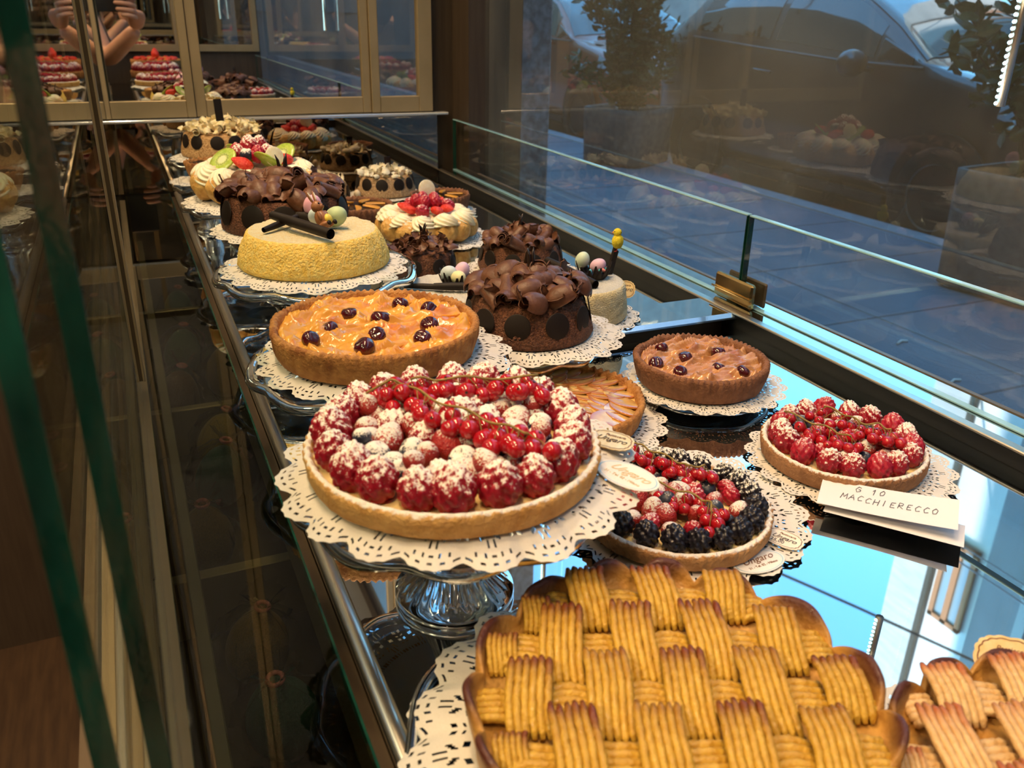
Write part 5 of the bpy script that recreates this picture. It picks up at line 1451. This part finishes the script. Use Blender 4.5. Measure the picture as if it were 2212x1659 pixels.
MT['paint_dark'] = M('dark_blue_grey_paint', (0.014, 0.015, 0.020), rough=.35, metal=0.0, coat=1.0)
MT['paint_red'] = M('orange_red_paint', (0.50, 0.10, 0.045), rough=.35, coat=1.0)
MT['car_glass'] = M('dark_car_glass', (0.015, 0.017, 0.018), rough=.03, coat=1.0)
MT['windscreen'] = M('windscreen_glass', (0.10, 0.12, 0.12), rough=.03, coat=1.0)
MT['tyre'] = M('black_rubber', (0.012, 0.012, 0.012), rough=.8)
MT['alloy'] = M('grey_alloy', (0.16, 0.17, 0.17), rough=.4, metal=.6)
MT['lamp'] = M('headlamp_lens', (0.55, 0.62, 0.68), (0.75, 0.82, 0.88), 30, rough=.05, coat=1.0)
MT['plastic'] = M('black_plastic', (0.012, 0.012, 0.013), rough=.5)
def car(label, x, y, paint):
    """nose towards -Y; x is the middle of the car, y the nose"""
    t = thing('car', label, 'car', (x, y, -.10)); W = .86
    # s, half width, belt height, roof height (0 = none), roof half width
    ST = [(0.0, .40, .62, 0, 0), (.04, .60, .70, 0, 0), (.14, .74, .78, 0, 0), (.35, .81, .87, 0, 0), (.65, .845, .955, 0, 0), (.95, .855, 1.015, 0, 0), (1.12, .86, 1.03, 1.09, .80), (1.45, .86, 1.03, 1.28, .72), (1.80, .86, 1.04, 1.44, .65), (2.20, .86, 1.06, 1.55, .60), (2.70, .86, 1.09, 1.585, .59), (3.20, .86, 1.12, 1.57, .59), (3.65, .85, 1.15, 1.50, .58), (3.90, .83, 1.14, 1.30, .60), (4.02, .78, 1.05, 1.08, .60), (4.06, .70, .80, 0, 0)]
    rows = []
    for s, w, zb, zr, wr in ST:
        zr2 = zr if zr else zb + .03; wr2 = wr if zr else w * .72
        low = .22 if s > .2 else .30
        h = [(0, low), (w * .86, low), (w * .97, low + .10), (w, .48), (w * 1.0, .62), (w * .985, zb - .10), (w * .955, zb), ((w * .955 + wr2) / 2 + .015, zb + (zr2 - zb) * .55), (wr2 + .02, zr2 - .045 if zr else zr2 - .008), (wr2 - .05, zr2 - .008), (wr2 * .5, zr2 + .012), (0, zr2 + .018)]
        rows.append([(q, s, z) for q, z in h])
    m_ = len(rows[0])
    def grid(i0, i1, j0, j1, off, side, sub=5, ins=0.0):
        """a patch of the body surface pushed out by off"""
        V = []; F = []; ni = int(round((i1 - i0) * sub)); nj = int(round((j1 - j0) * sub))
        def P(i, j):
            i = min(max(i, 0), len(rows) - 1.0001); j = min(max(j, 0), m_ - 1.0001); a, b = int(i), int(j); u, v = i - a, j - b
            p = [Vector(rows[a + d][b + e]) for d in (0, 1) for e in (0, 1)]
            return p[0].lerp(p[2], u).lerp(p[1].lerp(p[3], u), v)
        for a in range(ni + 1):
            for b in range(nj + 1):
                ii = i0 + ins + (i1 - i0 - 2 * ins) * a / ni; jj = j0 + ins + (j1 - j0 - 2 * ins) * b / nj
                p = P(ii, jj); n = (P(ii + .05, jj) - P(ii - .05, jj)).cross(P(ii, jj + .05) - P(ii, jj - .05)); n = n.normalized() if n.length else Vector((0, 0, 1))
                if n.x < 0 and abs(n.x) > .3 or n.z < -.4: n = -n
                p = p + n * off; V.append((p.x * side, p.y, p.z))
        for a in range(ni):
            for b in range(nj):
                q = a * (nj + 1) + b; F.append((q, q + 1, q + nj + 2, q + nj + 1))
        return V, F
    g = G()
    for side in (1, -1):
        V, F = grid(0, len(rows) - 1, 0, m_ - 1, 0, side, 2); g.add(V, F)
    g.add([(q[0] * sd, q[1], q[2]) for q in rows[0] for sd in (1, -1)], [(2 * i, 2 * i + 2, 2 * i + 3, 2 * i + 1) for i in range(m_ - 1)])
    g.add([(q[0] * sd, q[1], q[2]) for q in rows[-1] for sd in (1, -1)], [(2 * i, 2 * i + 2, 2 * i + 3, 2 * i + 1) for i in range(m_ - 1)])
    obj('body', g.mesh('car_body', paint), t)
    for side in (1, -1):
        for a, b in ((7.2, 9.6), (9.75, 11.7)):
            g = G(); g.add(*grid_f(grid, a, b, 6.25, 8.0, .004, side)); obj('side_window', g.mesh('side_window', MT['car_glass']), t)
        g = G(); g.add(*grid_f(grid, 6.2, 7.1, 6.2, 7.2, .004, side)); obj('quarter_window', g.mesh('quarter_window', MT['car_glass']), t)
        g = G(); g.add(*grid_f(grid, .9, 3.6, 4.9, 5.95, .006, side)); obj('headlamp', g.mesh('headlamp', MT['lamp']), t)
        g = G(); V, F = grid(7, 12, 5, 6, .010, side, 3); V = [(v[0], v[1], v[2] * .0 + v[2]) for v in V]
        g.tube([(side * (.86 * .958 + .006), s, z + .004) for s, z in ((1.10, 1.03), (1.8, 1.04), (2.7, 1.09), (3.5, 1.14))], .008, 6); obj('belt_trim', g.mesh('belt_trim', MT['alloy']), t)
        g = G(); g.ball((side * .99, 1.52, 1.04), (.12, .07, .085), 16, 10); g.tube([(side * .84, 1.50, 1.00), (side * .92, 1.52, 1.01)], .02, 6); obj('wing_mirror', g.mesh('wing_mirror', paint), t)
        g = G(); g.tube([(side * .885, 2.42, .93), (side * .905, 2.48, .935), (side * .905, 2.58, .94), (side * .885, 2.64, .94)], .011, 6); obj('door_handle', g.mesh('door_handle', paint), t)
        for s in (.80, 3.30):
            w = thing_part('wheel', t, (side * .80, s, .31))
            g = G(); g.lathe([(.20, -.09), (.29, -.09), (.31, -.06), (.31, .06), (.29, .09), (.20, .085)], 48); g.xf(Matrix.Rotation(PI / 2, 4, 'Y')); obj('tyre', g.mesh('tyre', MT['tyre']), w)
            g = G(); g.lathe([(.001, .055), (.05, .06), (.055, .03)], 20); g.lathe([(.185, .07), (.205, .08), (.205, .02)], 48)
            for k in range(9):
                a = 2 * PI * k / 9; st = len(g.V); g.bev(.04, .195, -.018, .018, .04, .065, .004); g.xf(Matrix.Rotation(a, 4, 'Z'), st)
            g.lathe([(.001, -.02), (.20, -.02)], 32)
            g.xf(Matrix.Rotation(PI / 2 * side, 4, 'Y')); obj('wheel_rim', g.mesh('wheel_rim', MT['alloy'], False), w)
            g = G(); g.lathe([(.001, 0), (.36, 0), (.36, .02), (.001, .02)], 40); g.xf(Matrix.Translation((side * .055, 0, .02)) @ Matrix.Rotation(PI / 2 * side, 4, 'Y')); obj('wheel_arch', g.mesh('wheel_arch', MT['plastic'], False), w)
        g = G(); g.box(side * .84 - .02, side * .84 + .02, 1.2, 2.9, .19, .25); obj('sill', g.mesh('sill', MT['plastic'], False), t)
    g = G()
    for side in (1, -1): g.add(*grid_f(grid, 6.02, 8.75, 8.6, 11, .006, side))
    obj('windscreen', g.mesh('windscreen', MT['windscreen']), t)
    g = G(); g.tube([(-.55, 1.03, 1.075), (.0, .99, 1.085), (.05, 1.0, 1.09)], .012, 6); g.tube([(.05, 1.03, 1.09), (.62, 1.06, 1.08)], .012, 6); obj('wiper', g.mesh('wiper', MT['plastic']), t)
    g = G(); g.bev(-.30, .30, -.012, .02, .36, .48, .01); obj('grille', g.mesh('grille', MT['plastic'], False), t)
    t.scale = (1.06,) * 3
    return t
def grid_f(grid, i0, i1, j0, j1, off, side, n=12):
    V = []; F = []
    for a in range(n + 1):
        for b in range(n + 1):
            ii = i0 + (i1 - i0) * a / n; jj = j0 + (j1 - j0) * b / n
            v, _ = grid(ii, ii + 1, jj, jj + 1, off, side, 1)
            V.append(v[0])
    for a in range(n):
        for b in range(n):
            q = a * (n + 1) + b; F.append((q, q + 1, q + n + 2, q + n + 1))
    return V, F
def thing_part(name, parent, loc):
    o = bpy.data.objects.new(name, None); C.objects.link(o); o.parent = parent; o.location = loc; return o
car('dark blue grey car parked at the kerb, seen through the window', 5.64, 3.10, MT['paint_dark'])
car('orange red car parked behind the dark car and the laurel', 5.70, 8.10, MT['paint_red'])

# ---- buildings across the street, seen in the mirrored shelf
MT['brick'] = M('pale_brick', (0.52, 0.52, 0.50), (0.66, 0.65, 0.62), 5, rough=.9, stretch=(1, .35, 2))
MT['white_plaster'] = M('white_plaster', (0.92, 0.91, 0.88), rough=.9)
MT['shaded_plaster'] = M('shaded_blue_grey_plaster', (0.30, 0.34, 0.37), (0.34, 0.38, 0.41), 1.5, rough=.9)  # shade on the street front put into the blue-grey colour
MT['orange_wood'] = M('orange_wood', (0.52, 0.20, 0.07), rough=.5)
MT['pane'] = M('reflective_pane', (0.32, 0.40, 0.44), rough=.05, coat=1.0)
BX = 11.0
bd = thing('building', 'tall building across the street mirrored in the shelf between the tarts', 'building', (BX, 6, 0))
def bpart(name, x0, x1, y0, y1, z0, z1, mt, parent=bd):
    g = G(); g.box(x0 - BX, x1 - BX, y0 - 6, y1 - 6, z0, z1); return obj(name, g.mesh(name, mt, False), parent)
bpart('brick_wall', BX, BX + 8, 7.70, 8.45, -1, 22, MT['brick'])
bpart('white_wall', BX + .02, BX + 8, 6.88, 7.70, -1, 22, MT['white_plaster'])
bpart('plaster_wall', BX, BX + 8, -22, 6.88, -1, 22, MT['shaded_plaster'])
bpart('downpipe', BX - .10, BX - .02, 7.66, 7.74, 0, 22, MT['bronze_dark'])
def bwin(y0, y1, z0, z1, fm, sur=None):
    w = thing_part('window', bd, (-.02, (y0 + y1) / 2 - 6, z0)); l = (y1 - y0) / 2; h = z1 - z0
    g = G(); g.box(-.03, .02, -l, l, 0, h); obj('pane', g.mesh('window_glass', MT['pane'], False), w)
    g = G()
    for a, b, c, d in ((-l, -l + .08, 0, h), (l - .08, l, 0, h), (-l, l, 0, .08), (-l, l, h - .08, h), (-.05, .05, 0, h)): g.box(-.07, .0, a, b, c, d)
    obj('frame', g.mesh('window_frame', fm, False), w)
    if sur:
        g = G()
        for a, b, c, d in ((-l - .16, -l, -.1, h + .16), (l, l + .16, -.1, h + .16), (-l - .16, l + .16, h, h + .18), (-l - .2, l + .2, -.22, 0)): g.box(-.12, .03, a, b, c, d)
        obj('surround', g.mesh('window_surround', sur, False), w)
for z in (3.2, 8.0, 12.6): bwin(6.98, 7.56, z, z + 1.5, MT['orange_wood'])
stone = M('pale_stone', (0.62, 0.64, 0.64), rough=.9)
for z in (2.4, 5.0, 8.2, 11.4):
    for y in (5.45, 3.2, .9, -1.6, -4.4): bwin(y - .55, y + .55, z, z + 1.7, MT['alloy'], stone)
MT['far_grey'] = M('violet_grey_plaster', (0.20, 0.19, 0.21), (0.25, 0.24, 0.26), 2, rough=.9)
b4 = thing('building', 'white building far down the street, glinting in the mirrored ledge', 'building', (38, 32, 0))
g = G(); g.box(-12, 14, -2, 8, -1, 13); obj('wall', g.mesh('white_far_wall', MT['white_plaster'], False), b4)
for k in range(6):
    for i in range(3): g = G(); g.box(-10 + k * 3.6, -8.4 + k * 3.6, -2.05, -1.95, 2 + i * 3.6, 4 + i * 3.6); obj('window', g.mesh('far_window', MT['orange_wood'] if (k + i) % 3 == 0 else MT['pane'], False), b4)
b2 = thing('building', 'grey building closing the far end of the street', 'building', (16, 34, 0))
g = G(); g.box(-18, 9.9, -4, 8, -1, 15.5); obj('wall', g.mesh('far_wall', MT['far_grey'], False), b2)
for i in range(5):
    for k in range(2): g = G(); g.box(-5 + i * 2.6, -3.8 + i * 2.6, -4.05, -3.98, 2 + k * 3.4, 3.6 + k * 3.4); obj('window', g.mesh('grey_far_window', MT['pane'], False), b2)
b3 = thing('building', 'building added at the near end of the street to darken the mirrored doors', 'building', (6, -24, 0))
g = G(); g.box(-6, 14, -5, 0, -1, 24); obj('wall', g.mesh('glare_block_wall', MT['shaded_plaster'], False), b3)  # added block, keeps the bright horizon out of the mirrored doors
for k in range(3):
    g = G(); g.box(-3 + k * 3, -1.6 + k * 3, -.02, .04, 1.2, 3.2); obj('window', g.mesh('end_window', MT['pane'], False), b3)
# overhead cables
for lab, p, q, r, mt in (('dark overhead cable crossing the street', (10.9, 6.2, 9.6), (.75, 12.0, 5.5), .022, MT['plastic']), ('thin pale overhead wire along the street', (8.0, 14, 6.6), (8.0, -3, 6.6), .010, stone), ('second thin pale overhead wire along the street', (8.3, 14, 6.6), (8.3, -3, 6.6), .010, stone)):
    p, q = Vector(p), Vector(q); g = G(); g.tube([p.lerp(q, k / 16) - Vector((0, 0, .35 * math.sin(PI * k / 16))) for k in range(17)], r, 6)
    tag(obj('overhead_cable', g.mesh('overhead_cable', mt)), lab, 'cable')

# ================================================================== the photographer, reflected in the mirrored doors
MT['skin'] = M('skin', (0.55, 0.30, 0.20), (0.60, 0.34, 0.23), 30, rough=.5, sss=.2)
MT['shirt'] = M('brown_grey_shirt', (0.085, 0.065, 0.045), (0.10, 0.08, 0.06), 60, rough=.9)
MT['jeans'] = M('dark_trousers', (0.03, 0.035, 0.05), rough=.9)
MT['hair'] = M('dark_hair', (0.03, 0.02, 0.012), rough=.6)
def skin(name, verts, edges, radii, mt, parent, root=0, sub=2):
    me = bpy.data.meshes.new(name); me.from_pydata(verts, edges, []); me.materials.append(mt)
    o = obj(name, me, parent)
    md = o.modifiers.new('skin', 'SKIN'); md.use_smooth_shade = True
    for i, r in enumerate(radii):
        sv = me.skin_vertices[0].data[i]; sv.radius = r if isinstance(r, tuple) else (r, r); sv.use_root = (i == root)
    s = o.modifiers.new('sub', 'SUBSURF'); s.levels = sub; s.render_levels = sub
    return o
pr = thing('person', 'person with bare forearms holding a tablet, reflected in the mirrored doors', 'person', (-.26, -.42, 0))
def L_(x, y, z): return (x + .26, y + .42, z + CAMZ)   # positions relative to the lens
V = [L_(-.26, -.42, -.40), L_(-.26, -.42, -.24), L_(-.26, -.41, -.06), L_(-.26, -.41, .06), L_(-.26, -.40, .13), L_(-.26, -.385, .20),
     L_(-.36, -.40, .075), L_(-.43, -.39, .04), L_(-.345, -.235, -.20), L_(-.225, -.075, -.075),
     L_(-.16, -.40, .075), L_(-.09, -.38, .04), L_(-.010, -.235, -.19), L_(.105, -.075, -.075),
     L_(-.35, -.42, -.45), L_(-.355, -.40, -.83), L_(-.36, -.43, -1.19), L_(-.17, -.42, -.45), L_(-.165, -.40, -.83), L_(-.16, -.43, -1.19)]
E = [(0, 1), (1, 2), (2, 3), (3, 4), (4, 5), (3, 6), (6, 7), (7, 8), (8, 9), (3, 10), (10, 11), (11, 12), (12, 13), (0, 14), (14, 15), (15, 16), (0, 17), (17, 18), (18, 19)]
Rd = [(.135, .10), (.12, .09), (.14, .10), (.09, .075), (.05, .05), (.05, .05), (.06, .06), (.052, .052), (.040, .040), (.026, .026), (.06, .06), (.052, .052), (.040, .040), (.026, .026), (.08, .08), (.055, .055), (.038, .038), (.08, .08), (.055, .055), (.038, .038)]
body = skin('body', V, E, Rd, MT['skin'], pr)
# shirt with short sleeves, trousers, shoes
skin('shirt', [V[0], V[1], V[2], V[3], V[6], V[7], tuple(Vector(V[7]).lerp(Vector(V[8]), .45)), V[10], V[11], tuple(Vector(V[11]).lerp(Vector(V[12]), .45))], [(0, 1), (1, 2), (2, 3), (3, 4), (4, 5), (5, 6), (3, 7), (7, 8), (8, 9)],
     [(.150, .115), (.135, .105), (.155, .115), (.10, .088), .070, .064, .056, .070, .064, .056], MT['shirt'], pr)
skin('trousers', [V[0], V[14], V[15], V[16], V[17], V[18], V[19]], [(0, 1), (1, 2), (2, 3), (0, 4), (4, 5), (5, 6)], [(.152, .115), .095, .070, .056, .095, .070, .056], MT['jeans'], pr)
for sx in (14, 17):
    x = V[sx][0]; g = G(); g.ball((x, .03, .045), (.048, .13, .05), 16, 10); obj('shoe', g.mesh('shoe', MT['plastic']), pr)
# head
hc = L_(-.26, -.36, .315); g = G()
V0, F0 = ICO4; HV = []
for v in V0:
    x, y, z = v.x * .075, v.y * .095, v.z * .115
    if v.z < -.2: x *= 1 + .25 * (v.z + .2); 
    if v.y > .3: y -= .008 * (v.y - .3)
    n = math.exp(-((v.x / .16) ** 2 + ((v.z + .12) / .20) ** 2)) * max(0, v.y); y += .020 * n       # nose
    e = sum(math.exp(-(((v.x - s * .36) / .16) ** 2 + ((v.z - .10) / .10) ** 2)) for s in (-1, 1)) * max(0, v.y); y -= .007 * e   # eye sockets
    mth = math.exp(-((v.x / .26) ** 2 + ((v.z + .48) / .06) ** 2)) * max(0, v.y); y += .004 * mth
    HV.append((hc[0] + x, hc[1] + y, hc[2] + z))
g.add(HV, F0)
for s in (-1, 1): g.ball((hc[0] + s * .076, hc[1] - .005, hc[2] + .0), (.010, .022, .032), 12, 8)
hd = obj('head', g.mesh('head', MT['skin']), pr)
for s in (-1, 1):
    g = G(); g.ball((hc[0] + s * .027, hc[1] + .079, hc[2] + .012), (.012, .010, .009), 12, 8); obj('eye', g.mesh('eye', MT['paper']), hd)
    g = G(); g.ball((hc[0] + s * .027, hc[1] + .0868, hc[2] + .012), (.0055, .003, .0055), 10, 6); obj('pupil', g.mesh('pupil', MT['eye']), hd)
g = G(); g.tube([(hc[0] - .024, hc[1] + .0845, hc[2] - .055), (hc[0], hc[1] + .090, hc[2] - .055), (hc[0] + .024, hc[1] + .0845, hc[2] - .055)], [.002, .005, .002], 8); obj('mouth', g.mesh('mouth', M('lips', (.42, .14, .12), rough=.5)), hd)
g = G(); g.add([(hc[0] + v.x * .083, hc[1] - .012 + v.y * .098, hc[2] + .012 + v.z * .118) for v in V0], [f for f in F0 if all(V0[i].z > .35 or (V0[i].y < .10 and V0[i].z > -.45) for i in f)]); obj('hair', g.mesh('hair', MT['hair']), pr)
# hands gripping the tablet
def hand(sx, wrist, edge_x, zc):
    """fingers behind the tablet, thumb on the screen side; sx = +1 for the hand at the +X end"""
    w = Vector(wrist); k = Vector(L_(edge_x + sx * .022, -.012, zc)); P = [tuple(w), tuple(w.lerp(k, .5)), tuple(k)]
    Vv = [tuple(w)]; Ee = []; Rr = [(.024, .019)]
    pal = w.lerp(k, .45); Vv.append(tuple(pal)); Ee.append((0, 1)); Rr.append((.034, .018))
    kn = k + Vector((0, .0, .0)); Vv.append(tuple(kn)); Ee.append((1, 2)); Rr.append((.036, .016))
    o = skin('hand', Vv, Ee, Rr, MT['skin'], pr)
    for q, (dz, ln) in enumerate(((.030, .060), (.011, .068), (-.009, .064), (-.027, .050))):
        b = kn + Vector((0, .003, dz))
        pts = [tuple(b), tuple(b + Vector((-sx * .012, .020, .006))), tuple(b + Vector((-sx * ln * .62, .0245, .010))), tuple(b + Vector((-sx * ln, .0165, .011)))]
        skin('finger', pts, [(0, 1), (1, 2), (2, 3)], [.010, .0092, .0085, .007], MT['skin'], o)
    b = pal + Vector((0, -.008, .022))
    skin('thumb', [tuple(b), tuple(b + Vector((-sx * .012, .010, .030))), tuple(k + Vector((-sx * .036, -.012, .048)))], [(0, 1), (1, 2)], [.013, .0115, .009], MT['skin'], o)
hand(1, V[13], .085, -.012); hand(-1, V[9], -.165, -.012)
tb = thing('tablet', 'black tablet held up in both hands, reflected in the mirrored doors', 'tablet', (-.04, -.0145, CAMZ + .062))
g = G(); g.bev(-.122, .122, -.0045, .0045, -.082, .082, .003); obj('casing', g.mesh('tablet_case', MT['plastic'], False), tb)
g = G(); g.box(-.110, .110, -.0052, -.0047, -.073, .073); obj('screen', g.mesh('tablet_screen', M('tablet_screen', (.02, .02, .02), rough=.1, emit=((.35, .28, .2), .25)), False), tb)
